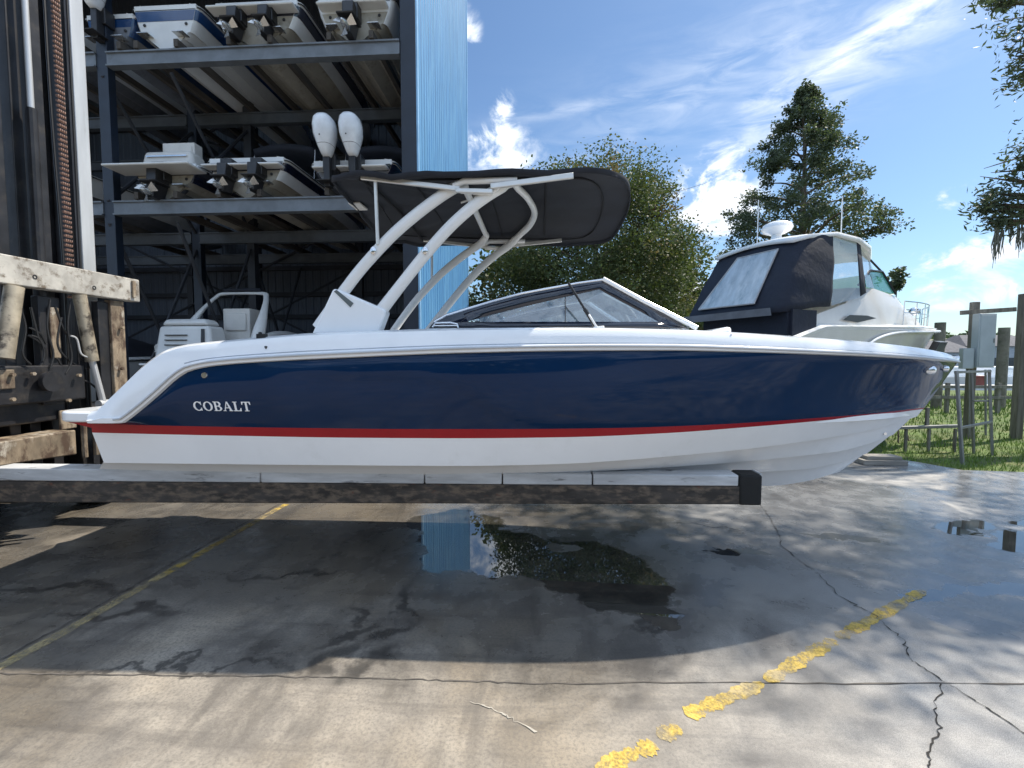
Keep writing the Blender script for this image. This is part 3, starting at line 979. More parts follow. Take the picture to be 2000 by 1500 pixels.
# ------------------------------------------------------------------ forklift
M_DSTEEL = mat('dark greasy steel', (.022, .022, .025), .42, metal=.3, var=.4, scale=3, c2=(.055, .047, .040), lo=.5, hi=.75, bump=.25, bscale=25)
M_FORK = mat('worn black fork steel', (.045, .039, .035), .6, metal=.2, var=.4, scale=4, c2=(.15, .115, .085), lo=.44, hi=.66, c3=(.13, .055, .035), lo3=.60, hi3=.70, bump=.5, bscale=30, stretch=(1, 1, 2.5))
M_PAD = mat('worn grey fork runner', (.50, .51, .52), .6, var=.2, scale=3, c2=(.14, .14, .14), lo=.58, hi=.72, stretch=(.5, 1, 3), bump=.3, bscale=50)
M_CREAM = mat('chipped cream paint', (.35, .335, .305), .6, var=.25, scale=4, c2=(.12, .095, .07), lo=.50, hi=.66, c3=(.24, .13, .07), lo3=.64, hi3=.74, bump=.3, bscale=30)
M_TANST = mat('rust streaked tan steel', (.21, .165, .115), .7, var=.45, scale=4.5, c2=(.065, .040, .026), lo=.44, hi=.62, c3=(.36, .33, .28), lo3=.54, hi3=.66, bump=.4, bscale=30, stretch=(1, 1, .5))
M_ROD = mat('pale cylinder steel', (.33, .285, .215), .45, metal=.2, var=.35, scale=4, c2=(.06, .048, .038), lo=.48, hi=.64, bump=.3, bscale=30)
M_MASTW = mat('bare mast rail steel', (.50, .51, .52), .35, metal=.35, var=.12, scale=4, c2=(.25, .24, .22), lo=.60, hi=.8, stretch=(1, 1, .15))
M_CHAIN = mat('rusty leaf chain', (.26, .16, .125), .5, metal=.4, var=.3, scale=30)
M_HOSE = mat('black hose rubber', (.012, .012, .013), .45)
M_TYRE = mat('tyre rubber', (.012, .012, .012), .85, var=.3, bump=.5, bscale=30)

lift = empty('boat_forklift', (-6.8, YC, 0), 'weathered marina forklift with dark mast and long forks carrying the navy boat', 'forklift')
XB = -5.8                                          # front plane of the carriage
def ybar(px0, px1, ytop, ybot, X, mt, name, depth=.14, bev=.012, x2=None):
    """bar standing in the plane X seen between two photo columns"""
    a, b = PX(px0, (ytop + ybot) / 2, X), PX(px1, (ytop + ybot) / 2, X)
    zt = PX((px0 + px1) / 2, ytop, X).z; zb = PX((px0 + px1) / 2, ybot, X).z
    return MB().box((X, a.y, zb), (X - depth, b.y, zt)).build(name, mt, lift, bevel=bev)

# upper carriage beam (cream)
ye = PX(273, 570, XB).y; zt, zb = PX(273, 547, XB).z, PX(273, 590, XB).z
cb = MB().box((XB, YC - (ye - YC), zb), (XB - .16, ye, zt)).build('carriage_beam', M_CREAM, lift, bevel=.012)
for px, py in ((68, 541), (184, 562)):
    MB().lathe([(.001, -.001), (.026, -.001), (.026, .004), (.014, .004), (.014, -.03)], PX(px, py, XB), 14, 'X').build('bolt_hole', M_HOSE, cb)
MB().box((XB + .004, ye - .14, zt - .03), (XB + .03, ye - .09, zb + .05)).build('end_lug', M_TANST, cb, bevel=.006)
ya = 2 * YC - ye

# mast channels rising out of frame
XM = -6.15
ZT = 10.6
def mast(px0, px1, zlow, mt, name, X=XM, dep=.16, base_py=520):
    a, b = PX(px0, base_py, X), PX(px1, base_py, X)
    return MB().box((X, a.y, zlow), (X - dep, b.y, ZT)).build(name, mt, lift, bevel=.008)
mast(163, 188, 2.2, M_MASTW, 'mast_rail', XM + .06, .10)
mast(142, 164, .55, M_DSTEEL, 'mast_channel', XM - .02, .22)
mast(84, 104, .55, M_DSTEEL, 'mast_channel', XM + .02, .2)
mast(40, 62, .55, M_DSTEEL, 'mast_channel', XM - .02, .2)
mast(0, 22, .55, M_DSTEEL, 'mast_channel', XM + .05, .26)
mast(-190, -120, .55, M_DSTEEL, 'mast_channel', XM + .02, .2)
mast(-330, -270, 2.2, M_MASTW, 'mast_rail', XM + .06, .10)
# wide dark web between the channels
a, b = PX(100, 520, XM - .25), PX(165, 520, XM - .25)
MB().box((XM - .25, a.y, .6), (XM - .32, b.y, ZT)).build('mast_web', M_DSTEEL, lift)
# leaf chain
cy = PX(133, 500, XM + .03).y
mb = MB(); z = 3.0
while z < ZT:
    for dy in (-.036, -.012, .012, .036):
        mb.box((XM + .02, cy + dy - .007, z + (0 if int(dy * 1000) % 2 else .03)), (XM + .06, cy + dy + .007, z + .052))
    mb.tube([(XM + .04, cy - .05, z + .03), (XM + .04, cy + .05, z + .03)], .012, 6)
    z += .06
mb.build('lift_chain', M_CHAIN, lift, smooth=0, fix=False)
# lift cylinder and hoses
q0, q1 = PX(48, 60, XM + .10), PX(64, 330, XM + .10)
ci_ = MB().tube([(XM + .10, q1.y + .02, 1.9), (XM + .10, q1.y + .02, 5.2)], .055, 12).build('lift_cylinder', M_DSTEEL, lift)
MB().tube([(XM + .10, q1.y + .02, 5.2), (XM + .10, q1.y + .02, ZT)], .032, 12).build('cylinder_rod', M_MASTW, ci_)
for px, bow in ((112, .02), (150, -.015), (74, .03)):
    yy = PX(px, 400, XM + .03).y
    MB().tube(catmull([(XM + .03, yy, 1.6), (XM + .05, yy + bow, 3.2), (XM + .03, yy - bow, 6), (XM + .03, yy, ZT)], 5), .014, 8).build('hydraulic_hose', M_HOSE, lift)

# posts, plates and cylinders below the carriage beam
ybar(196, 222, 590, 800, XB - .10, M_DSTEEL, 'carriage_post', .10)
ybar(222, 248, 588, 830, XB - .06, M_TANST, 'carriage_post', .10)
for y0 in (ya + .05,):
    MB().box((XB - .06, y0, PX(235, 830, XB).z), (XB - .16, y0 + .16, zb)).build('carriage_post', M_TANST, lift, bevel=.01)
ybar(80, 122, 580, 790, XB - .16, M_DSTEEL, 'carriage_plate', .1)
ybar(150, 200, 585, 720, XB - .30, M_DSTEEL, 'carriage_plate', .08)
for (p0, p1, r, nm) in ((((150, 585), (178, 700)), None, .075, 'tilt_cylinder'),):
    a, b = PX(155, 575, XB - .04), PX(180, 705, XB - .04); c = PX(202, 788, XB - .03)
    t_ = MB().tube([a, b], .072, 14).build('tilt_cylinder', M_ROD, lift)
    MB().tube([b, c], .038, 12).tube([c + Vector((0, -.07, 0)), c + Vector((0, .07, 0))], .05, 12).build('cylinder_rod', M_MASTW, t_)
a, b = PX(28, 560, XB - .02), PX(8, 700, XB - .02)
MB().tube([a, b], .085, 14).build('tilt_cylinder', M_ROD, lift)
for pts in ([(60, 600), (75, 660), (88, 690), (70, 735)], [(120, 620), (112, 670), (130, 700), (160, 720)], [(108, 600), (128, 650), (150, 660), (158, 700), (170, 705)], [(56, 655), (80, 672), (90, 700)]):
    MB().tube(catmull([PX(x, y, XB - .12) for x, y in pts], 6), .013, 8).build('hydraulic_hose', M_HOSE, lift)
ybar(58, 82, 600, 716, XB - .45, mat('pale blue panel', (.42, .55, .62), .5), 'boat_glimpse', .04)  # added panel standing in for the boat seen through the gap
# heavy lower frame with step and rollers
def slab(px0, px1, y0, y1, X, m, nm, dep, bev=.02): return ybar(px0, px1, y0, y1, X, m, nm, dep, bev)
slab(-300, 168, 716, 800, XB - .08, M_DSTEEL, 'lower_frame', .5)
slab(-300, 130, 790, 846, XB - .20, M_DSTEEL, 'lower_frame', .5)
q = PX(95, 745, XB - .02)
MB().lathe([(.001, -.02), (.10, -.02), (.12, 0), (.12, .06), (.001, .06)], q, 20, 'X').build('roller', M_DSTEEL, lift)
a = PX(150, 868, XB + .05)
mb = MB(); mb.hexa([(XB + .05, ya, PX(40, 915, XB).z + .1), (XB + .05, a.y, PX(150, 886, XB).z), (XB - .3, a.y, PX(150, 886, XB).z), (XB - .3, ya, PX(40, 915, XB).z + .1)][::-1],
                   [(XB + .05, ya, PX(150, 842, XB).z + .02), (XB + .05, a.y, PX(150, 838, XB).z), (XB - .3, a.y, PX(150, 838, XB).z), (XB - .3, ya, PX(150, 842, XB).z + .02)][::-1])
mb.build('fork_bar', M_TANST, lift, bevel=.015)
mb = MB()
for y0 in (a.y + .05, a.y + .2): mb.tube([PX(165, 840, XB).xyz * 0 + Vector((XB + .1, y0, 1.0)), Vector((XB + .1, y0, 1.55))], .03, 8)
mb.build('cylinder_rod', M_TANST, lift)

# clutter on the carriage: hoses, clamps, a bright fitting, weld plates and bolts
for k, pts in enumerate(([(36, 590), (50, 640), (44, 690), (60, 712)], [(98, 585), (92, 640), (104, 690), (98, 720)], [(138, 588), (132, 640), (140, 700), (128, 730)], [(112, 700), (135, 735), (170, 745), (190, 760)],
                         [(60, 655), (76, 662), (86, 684), (84, 706)], [(58, 640), (78, 652), (90, 672)], [(20, 720), (60, 760), (110, 770), (150, 740)])):
    MB().tube(catmull([PX(x, y, XB - .05 - .015 * k) for x, y in pts], 6), .012, 8).build('hydraulic_hose', M_HOSE, lift)
MB().tube(catmull([PX(x, y, XB - .03) for x, y in [(138, 656), (150, 662), (158, 690), (172, 698)]], 6), .011, 8).build('steel_pipe', M_MASTW, lift)
for px, py in ((20, 732), (60, 730), (100, 735), (150, 733), (20, 780), (130, 782), (12, 612), (235, 640), (235, 720)):
    MB().lathe([(.001, -.012), (.020, -.012), (.022, 0), (.022, .03)], PX(px, py, XB - .05) + Vector((.02, 0, 0)), 6, 'X').build('bolt_head', M_TANST, lift, smooth=0)
ybar(100, 118, 600, 700, XB - .12, M_TANST, 'gusset_plate', .03)
ybar(0, 30, 722, 760, XB - .05, M_TANST, 'gusset_plate', .02)
ybar(118, 150, 800, 838, XB - .16, M_TANST, 'gusset_plate', .03)

# forks with runners on top
YF = 4.45
zt0, zb0 = P(300, 945, YF).z, P(300, 989, YF).z
zt1, zb1 = P(1480, 950, YF).z, P(1480, 986, YF).z
xt = P(1494, 960, YF).x; xs0 = XB - .35
zr0 = P(300, 919, YF).z; zr1 = P(1480, 928, YF).z
def fork(y):
    fw = .20
    mb = MB(); mb.hexa([(xs0, y, zb0), (xt - .05, y, zb1), (xt - .05, y + fw, zb1), (xs0, y + fw, zb0)],
                       [(xs0, y, zt0), (xt - .05, y, zt1), (xt - .05, y + fw, zt1), (xs0, y + fw, zt0)])
    f = mb.build('fork', M_FORK, lift, bevel=.012)
    cuts = [xs0, P(508, 930, YF).x, P(828, 930, YF).x, P(980, 930, YF).x, P(1156, 930, YF).x, P(1442, 930, YF).x]
    for i, (c0, c1) in enumerate(zip(cuts, cuts[1:])):
        g = lambda x, a, b: a + (b - a) * (x - xs0) / (xt - xs0)
        c0 += .012
        m2 = MB(); up = .004 * (i % 2)
        m2.hexa([(c0, y - .012, g(c0, zt0, zt1) + .003), (c1, y - .012, g(c1, zt0, zt1) + .003), (c1, y + fw + .012, g(c1, zt0, zt1) + .003), (c0, y + fw + .012, g(c0, zt0, zt1) + .003)],
                [(c0, y - .012 + up, g(c0, zr0, zr1)), (c1, y - .012 + up, g(c1, zr0, zr1) - up), (c1, y + fw + .012, g(c1, zr0, zr1)), (c0, y + fw + .012, g(c0, zr0, zr1))])
        m2.build('fork_runner', M_PAD, f, bevel=.012)
    mb = MB(); mb.box((P(1442, 930, YF).x + .012, y - .014, zb1 - .006), (xt - .03, y + fw + .014, zr1 + .002)); mb.build('tip_cap', M_TYRE, f, bevel=.02)
    mb = MB(); mb.box((xt - .028, y + .05, zb1 + .03), (xt - .012, y + fw + .03, zr1 + .004)); mb.build('tip_plate', M_PAD, f, bevel=.004)
    return f
fork(YF); fork(2 * YC - YF - .20)
# chassis behind the carriage and drive wheel
MB().box((-6.5, YC - 1.35, .55), (-10.2, YC + 1.35, 1.55)).build('chassis', M_DSTEEL, lift, bevel=.05)
mb = MB(); mb.box((-7.9, YC - .8, 1.55), (-10.1, YC + .8, 2.3)); mb.box((-7.9, YC - .75, 3.5), (-9.5, YC + .75, 3.6))
for x in (-7.95, -9.45):
    for s in (-1, 1): mb.box((x - .04, YC + s * .7 - .04, 2.3), (x + .04, YC + s * .7 + .04, 3.5))
mb.build('cab', M_CREAM, lift, bevel=.02)
for s in (-1, 1):
    for x in (-7.0, -9.6):
        w_ = MB().lathe([(.30, -.24), (.56, -.24), (.64, -.16), (.66, 0), (.64, .16), (.56, .24), (.30, .24)], (x, YC + s * 1.35, .66), 36, 'Y').build('wheel', M_TYRE, lift, smooth=40)
        MB().lathe([(.001, -.10), (.10, -.16), (.30, -.12), (.30, .12), (.10, .16), (.001, .10)], (x, YC + s * 1.35, .66), 24, 'Y').build('rim', M_CREAM, w_)

# ------------------------------------------------------------------ boat storage shed
YFS = 10.5
XR = P(815, 300, YFS).x
YB = 17.6
XL = -19.0
ZR, ZRB = 12.4, 16.6
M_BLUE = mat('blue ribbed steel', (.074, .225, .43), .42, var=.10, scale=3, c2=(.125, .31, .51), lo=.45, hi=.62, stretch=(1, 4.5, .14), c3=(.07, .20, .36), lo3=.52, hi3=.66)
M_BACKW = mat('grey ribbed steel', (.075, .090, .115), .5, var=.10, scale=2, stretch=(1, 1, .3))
M_NAVYST = mat('dark blue steel post', (.012, .019, .033), .45, var=.2, scale=2)
M_GIRT = mat('dark girt steel', (.022, .024, .030), .6, var=.2)
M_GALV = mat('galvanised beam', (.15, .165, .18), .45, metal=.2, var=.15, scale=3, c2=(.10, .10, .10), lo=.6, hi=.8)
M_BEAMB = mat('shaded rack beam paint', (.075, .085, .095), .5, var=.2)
M_WOOD = mat('bunk timber', (.07, .06, .05), .85, var=.25, scale=3, stretch=(4, .4, 4), bump=.4, bscale=40)

shed = empty('storage_shed', ((XL + XR) / 2, YFS, 0), 'tall open fronted boat shed with pale blue ribbed side wall', 'shed')


def ribbed(a, b, z0, z1, n, depth, per=.30, z2=None):
    """ribbed sheet from a to b; n = outward normal"""
    a, b, n = Vector(a), Vector(b), Vector(n); L = (b - a).length; d = (b - a) / L
    pts = []; s = 0
    while s < L:
        for off, h in ((0, 0), (per * .42, 0), (per * .52, 1), (per * .88, 1)):
            if s + off <= L: pts.append(a + d * (s + off) + n * (depth * h))
        s += per
    pts.append(b)
    return MB().grid([[p + Vector((0, 0, z0)) for p in pts], [p + Vector((0, 0, z1 + ((z2 or z1) - z1) * (p - a).length / L)) for p in pts]])

o = ribbed((XR, YFS + .06, 0), (XR, YB, 0), 0, ZR, (1, 0, 0), .022, .24, ZRB).build('side_wall', M_BLUE, shed, smooth=0, fix=False)
s_ = o.modifiers.new('thick', 'SOLIDIFY'); s_.thickness = .03; s_.offset = -1
mb = MB(); mb.box((XR - .005, YFS - .03, 0), (XR + .035, YFS + .075, ZR)); mb.box((XR - .005, YB - .03, 0), (XR + .035, YB + .06, ZRB))
mb.build('corner_trim', mat('light blue trim', (.21, .40, .60), .4), shed, bevel=.004)
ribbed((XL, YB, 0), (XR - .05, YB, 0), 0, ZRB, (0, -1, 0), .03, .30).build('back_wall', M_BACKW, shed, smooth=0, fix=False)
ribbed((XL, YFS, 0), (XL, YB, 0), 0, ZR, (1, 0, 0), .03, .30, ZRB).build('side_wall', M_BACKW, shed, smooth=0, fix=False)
MB().hexa([(XL - .2, YFS - .3, ZR), (XR + .2, YFS - .3, ZR), (XR + .2, YB + .3, ZRB), (XL - .2, YB + .3, ZRB)],
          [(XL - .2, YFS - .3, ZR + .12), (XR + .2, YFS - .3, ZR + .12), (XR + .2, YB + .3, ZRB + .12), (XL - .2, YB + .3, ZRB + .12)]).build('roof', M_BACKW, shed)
MB().box((XR - .36, YFS, 0), (XR - .012, YFS + .22, ZR - .02)).build('corner_post', M_NAVYST, shed, bevel=.01)
for zz in (1.2, 2.6, 3.75, 4.6, 5.6, 6.9, 8.3, 9.6, 11.0):
    MB().box((XL + .1, YB - .20, zz), (XR - .1, YB - .06, zz + .16)).build('girt', M_GIRT, shed)
    MB().box((XR - .18, YFS + .3, zz), (XR - .055, YB - .22, zz + .14)).build('girt', M_GIRT, shed)

# rack
rack = empty('storage_rack', ((XL + XR) / 2, YFS + 2.5, 0), 'three tier steel rack holding boats inside the open shed', 'boat rack')
z2, z3 = P(450, 389, YFS).z, P(450, 93, YFS).z
hb2 = P(450, 389, YFS).z - P(450, 416, YFS).z
xp = P(208, 300, YFS).x
bay = (XR - .2) - xp
posts_x = [xp - .13, xp - bay]
YROW = [YFS, YFS + 2.75, YFS + 5.6]
for x in posts_x:
    for yy in YROW:
        MB().box((x, yy, 0), (x + .26, yy + .2, ZR - .2)).build('post', M_NAVYST, rack, bevel=.008)
xq = P(490, 500, YROW[1]).x
for (px, yy) in ((490, YROW[1]), (368, YROW[2]), (700, YROW[2])):
    x = P(px, 500, yy).x
    MB().box((x - .11, yy, 0), (x + .11, yy + .2, ZR - .2)).build('post', M_GIRT, rack)
for lv, z in ((2, z2), (3, z3)):
    for k, yy in enumerate(YROW):
        for x0, x1 in ((xp + .135, XR - .37), (xp - bay + .135, xp - .135)):
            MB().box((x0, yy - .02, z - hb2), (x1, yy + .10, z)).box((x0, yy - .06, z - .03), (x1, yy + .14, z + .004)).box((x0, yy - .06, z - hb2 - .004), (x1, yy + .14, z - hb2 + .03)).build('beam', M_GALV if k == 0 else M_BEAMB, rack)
for x in (xp, P(490, 500, YROW[1]).x, xp - bay + .13):
    for z0, z1 in ((.3, z2 - .5), (z2, z3 - .5)):
        for (ya_, yb_) in ((YROW[0], YROW[1]), (YROW[1], YROW[2])):
            mb = MB(); mb.tube([(x, ya_, z0), (x, yb_, z1)], .045, 6); mb.tube([(x, ya_, z1), (x, yb_, z0)], .045, 6)
            mb.build('cross_brace', M_GIRT, rack)
for (a, b) in (((230, 470), (620, 660)), ((620, 470), (250, 660)), ((500, 630), (800, 470)), ((240, 220), (560, 330)), ((560, 180), (250, 340))):
    MB().tube([P(a[0], a[1], YROW[2] - .1), P(b[0], b[1], YROW[2] - .1)], .04, 6).build('cross_brace', M_GIRT, rack)


# ------------------------------------------------------------------ boats stored in the rack
M_HW = mat('chalky white gelcoat', (.66, .66, .64), .3, var=.05, coat=.2)
M_BEIGE = mat('stained beige bottom', (.36, .33, .27), .55, var=.12, scale=2, c2=(.20, .175, .13), lo=.5, hi=.75)
M_GREYB = mat('grey bottom paint', (.16, .17, .19), .6, var=.12, scale=2, c2=(.09, .09, .10), lo=.5, hi=.75)
M_DKBLUE = mat('dark blue gelcoat', (.012, .045, .13), .15, coat=.6)
M_MIDN = mat('midnight gelcoat', (.010, .013, .028), .12, coat=.6)
M_DRIVE = mat('black drive casting', (.020, .020, .022), .4, var=.3)
M_PROP = mat('bronze steel propeller', (.55, .54, .52), .25, metal=.8)
M_COWL = mat('white engine cowl', (.74, .76, .78), .22, coat=.5)
M_MAROON = mat('maroon canvas', (.10, .018, .022), .85, var=.2)
M_SMOKE = glass_mat('smoked glass', (.25, .30, .34), .04, dens=.35)
M_NAVCAN = mat('black mooring cover', (.014, .016, .024), .85, var=.2)


def drive(root, x, z, m_up=M_DRIVE, tilt=0.0, s=1.0):
    s *= 1.2; z += .03
    mb = MB()
    mb.box((x - .13 * s, -.20 * s, z - .16 * s), (x + .13 * s, .04, z + .20 * s))
    mb.hexa([(x - .07*s, -.42*s, z - .55*s), (x + .07*s, -.42*s, z - .55*s), (x + .06*s, -.12*s, z - .55*s), (x - .06*s, -.12*s, z - .55*s)],
            [(x - .11*s, -.34*s, z + .06*s), (x + .11*s, -.34*s, z + .06*s), (x + .12*s, .02, z - .02*s), (x - .12*s, .02, z - .02*s)])
    mb.box((x - .16*s, -.50*s, z - .27*s), (x + .16*s, -.08*s, z - .235*s))
    o = mb.build('stern_drive', m_up, root, local=True, bevel=.025 * s)
    mb = MB(); mb.lathe([(.015*s, -.62*s), (.055*s, -.56*s), (.075*s, -.30*s), (.06*s, -.10*s), (.02*s, -.02*s)], (x, 0, z - .46*s), 12, 'Y')
    for k in range(3):
        a = 2 * math.pi * k / 3 + .4; c, s2 = math.cos(a), math.sin(a)
        r0, r1 = .06 * s, .19 * s
        mb.prism([(x + c*r0 - s2*.03, -.50*s, z - .46*s + s2*r0 + c*.03), (x + c*r1 - s2*.09*s, -.52*s, z - .46*s + s2*r1 + c*.09*s),
                  (x + c*r1 + s2*.07*s, -.44*s, z - .46*s + s2*r1 - c*.07*s), (x + c*r0 + s2*.03, -.44*s, z - .46*s + s2*r0 - c*.03)], (0, .012, 0))
    mb.build('propeller', M_PROP, o, local=True, smooth=40)
    return o


def outboard(root, x, z, h=.86, m=M_COWL):
    """tilted cowl with leg, seen from behind"""
    rows = []
    for f, wd, dp in ((0, .07, .10), (.06, .10, .18), (.25, .165, .24), (.5, .23, .30), (.72, .24, .31), (.88, .21, .28), (.96, .15, .22), (1.0, .07, .1)):
        ring = []
        for k in range(20):
            a = 2 * math.pi * k / 20
            c, s = math.cos(a), math.sin(a)
            ex = lambda v: math.copysign(abs(v) ** .75, v)
            ring.append(Vector((x + wd * ex(c), -.38 + dp * ex(s) * .9 - .10 * f, z + h * f)))
        rows.append(ring)
    mb = MB(); mb.grid(rows, closed=True); mb._add(rows[0], [tuple(range(20))]); mb._add(rows[-1], [tuple(range(20))])
    o = mb.build('outboard_motor', m, root, local=True, smooth=60)
    mb = MB(); mb.box((x - .07, -.42, z - .65), (x + .07, -.22, z + .02)); mb.box((x - .15, -.28, z - .25), (x + .15, -.02, z + .10)); mb.box((x - .15, -.60, z - .58), (x + .15, -.2, z - .55))
    mb.build('motor_bracket', M_DRIVE, o, local=True, bevel=.02)
    mb = MB(); mb.grid([[Vector((x + (v.x - x) * 1.015, -.38 + (v.y + .38) * 1.015, v.z)) for v in rr_] for rr_ in ([p + Vector((0, 0, .0)) for p in rows[2]], [p + Vector((0, 0, .018)) for p in rows[2]])], closed=True)
    mb.build('cowl_seam', M_DRIVE, o, local=True, smooth=60)
    for (dx, f) in ((-.06, .68), (.06, .52), (-.02, .42)):
        MB().ellipsoid((x + dx, -.70 + .02, z + h * f), (.016, .012, .016), 8, 6).build('cowl_bolt', M_DRIVE, o, local=True)
    return o


def hull_rows(L, B, D, dr, n=30):
    rows = {k: [] for k in ('keel', 's1', 's1b', 's2', 's2b', 'chine', 'chineo', 'band', 'sheer', 'lip', 'deck')}
    for i in range(n + 1):
        t = (0, .006, .016, .032)[i] if i < 4 else i / n
        rd_ = (.90, .96, .99, 1.0)[i] if i < 4 else 1.0
        sh = (1 - max(0, (t - .45) / .55) ** 2.4) * rd_; sc = 1 - max(0, (t - .25) / .75) ** 2.0
        kz = .0 + D * .62 * max(0, (t - .60) / .40) ** 2.2
        y = L * t
        bc, bs = B * .80 * sc * (rd_ if i < 4 else 1), B * sh
        if i == n: bc = bs = 0.0
        cz = dr + (D - dr) * .55 * t ** 2.4; cz = max(cz, kz + .01)
        sz = D * (1 + .10 * t)
        rows['keel'].append((0, y * .985, kz))
        for nm, f in (('s1', .36), ('s2', .68)):
            rows[nm].append((bc * f, y, kz + (cz - kz) * f)); rows[nm + 'b'].append((bc * min(1, f + .055), y, kz + (cz - kz) * f - .004))
        rows['chine'].append((bc * .94, y, cz)); rows['chineo'].append((bc, y, cz - .01))
        rows['band'].append((bc + (bs - bc) * .62, y + .01 * t, cz + (sz - cz) * .5)); rows['sheer'].append((bs, y + .02 * t, sz))
        rows['lip'].append((bs + (.03 if bs > .01 else 0), y + .02 * t, sz + .06)); rows['deck'].append((max(bs - .14, 0), y + .02 * t, sz + .12))
    return rows


def both(mb, rows):
    for s in (1, -1): mb.grid([[Vector((s * a, b, c)) for a, b, c in r] for r in rows])


def stored_boat(px, z, label, L=6.8, B=1.05, D=.98, dr=None, bottom=M_BEIGE, side_m=M_HW, band_m=None, y0=None, gear='drive', platform=.45, top_kind='seat',
                deck_m=M_HW, rz=0.0, platform_w=.86, cover=None, group='boats stored in the rack'):
    dr = (.24 + .24 * D) if dr is None else dr
    y0 = YFS + .22 if y0 is None else y0
    x = P(px, 400, y0).x
    root = empty('stored_boat', (x, y0, z), label, 'boat', group, rz)
    r = hull_rows(L, B, D, dr)
    mb = MB(); both(mb, [r[k] for k in ('keel', 's1', 's1b', 's2', 's2b', 'chine', 'chineo')])
    pr = [r[k][0] for k in ('keel', 's1', 's2', 'chine', 'chineo', 'band')]
    mb.poly([Vector(v) for v in pr] + [Vector((-v[0], v[1], v[2])) for v in reversed(pr[1:])])
    mb.build('hull_bottom', bottom, root, local=True, smooth=24)
    mb = MB(); both(mb, [r['chineo'], r['band'], r['sheer']])
    pr = [r[k][0] for k in ('band', 'sheer')]
    mb.poly([Vector(v) for v in pr] + [Vector((-v[0], v[1], v[2])) for v in reversed(pr)])
    mb.build('hull_side', side_m, root, local=True, smooth=40)
    if band_m:
        mb = MB(); e = .006
        for s in (1, -1): mb.grid([[Vector((s * (a + e), b, c)) for a, b, c in r['band']], [Vector((s * (a + e), b, c - .03)) for a, b, c in r['sheer']]])
        p = [r['band'][0], r['sheer'][0]]
        mb.poly([Vector((p[0][0], -.006, p[0][2])), Vector((p[1][0], -.006, p[1][2] - .03)), Vector((-p[1][0], -.006, p[1][2] - .03)), Vector((-p[0][0], -.006, p[0][2]))])
        mb.build('side_band', band_m, root, local=True, smooth=40)
    mb = MB(); both(mb, [r['sheer'], r['lip'], r['deck'], [(max(a - .02, 0), b, c - .30 * (1 if i < 20 else 0)) for i, (a, b, c) in enumerate(r['deck'])]])
    d = r['deck']; cz = d[0][2] - .30
    mb.poly([Vector((v[0] - .02, v[1], v[2] - .3)) for v in d[:20]] + [Vector((-v[0] + .02, v[1], v[2] - .3)) for v in reversed(d[:20])])
    mb.grid([[Vector((v[0], v[1], v[2])) for v in d[19:]], [Vector((-v[0], v[1], v[2])) for v in d[19:]]])
    mb.box((-B * .92, 0.0, D - .02), (B * .92, .14, D + .10))
    mb.build('deck', deck_m, root, local=True, smooth=35)
    for s_ in (-1, 1):
        MB().box((s_ * B * .52 - .13, -.20, dr * .98 - .10), (s_ * B * .52 + .13, .03, dr * .98 - .085)).build('trim_tab', M_PROP, root, local=True)
        MB().ellipsoid((s_ * B * .62, -.012, D * .66), (.035, .02, .035), 10, 6).build('through_hull', M_DRIVE, root, local=True)
        MB().tube([(s_ * (a + .038), b, c + .02) for a, b, c in r['sheer'][:26]], .016, 6).build('rub_rail', M_DRIVE if side_m is M_HW else M_STEEL, root, local=True)
    if platform:
        mb = MB(); mb.box((-B * platform_w, -platform, D * .80), (B * platform_w, .02, D * .80 + .055)); mb.build('swim_platform', deck_m, root, local=True, bevel=.025)
    if gear == 'drive': drive(root, 0, dr + .14)
    elif gear == 'twin': drive(root, -.36, dr + .18, s=.9); drive(root, .36, dr + .18, s=.9)
    elif gear == 'outboards': outboard(root, -.43, D + .02); outboard(root, .16, D + .02)
    elif gear == 'outboard': outboard(root, 0, D - .05, .8)
    if top_kind == 'seat':
        mb = MB(); mb.hexa([(-B * .84, .04, D - .05), (B * .80, .04, D - .05), (B * .80, .62, D - .05), (-B * .84, .62, D - .05)], [(-B * .70, .08, D + .46), (B * .70, .08, D + .46), (B * .70, .55, D + .46), (-B * .70, .55, D + .46)]); mb.build('aft_seat', M_VINYL, root, local=True, bevel=.09)
        mb = MB(); mb.box((-B * .5, .025, D + .10), (B * .5, .05, D + .16)); mb.box((-B * .6, .03, D + .30), (B * .6, .06, D + .33)); mb.build('seat_seam', M_STEEL, root, local=True)
        mb = MB(); mb.box((-B * .46, .40, D + .05), (B * .52, .68, D + .78)); mb.box((-B * .40, .375, D + .52), (B * .46, .41, D + .68)); mb.build('seat_back', M_VINYL, root, local=True, bevel=.06)
    if top_kind in ('screen', 'seat', 'arch'):
        mb = MB(); yb = L * .46; w2 = B * .80
        pts = [Vector((-w2, yb - .6, D + .12)), Vector((-w2 * .9, yb + .1, D + .12)), Vector((0, yb + .25, D + .12)), Vector((w2 * .9, yb + .1, D + .12)), Vector((w2, yb - .6, D + .12))]
        up = [p + Vector((-p.x * .12, -.22, .36)) for p in pts]
        mb.grid([pts, up]); o = mb.build('windscreen', M_SMOKE, root, local=True)
        MB().tube(up, .018, 6).build('frame', M_STEEL, o, local=True)
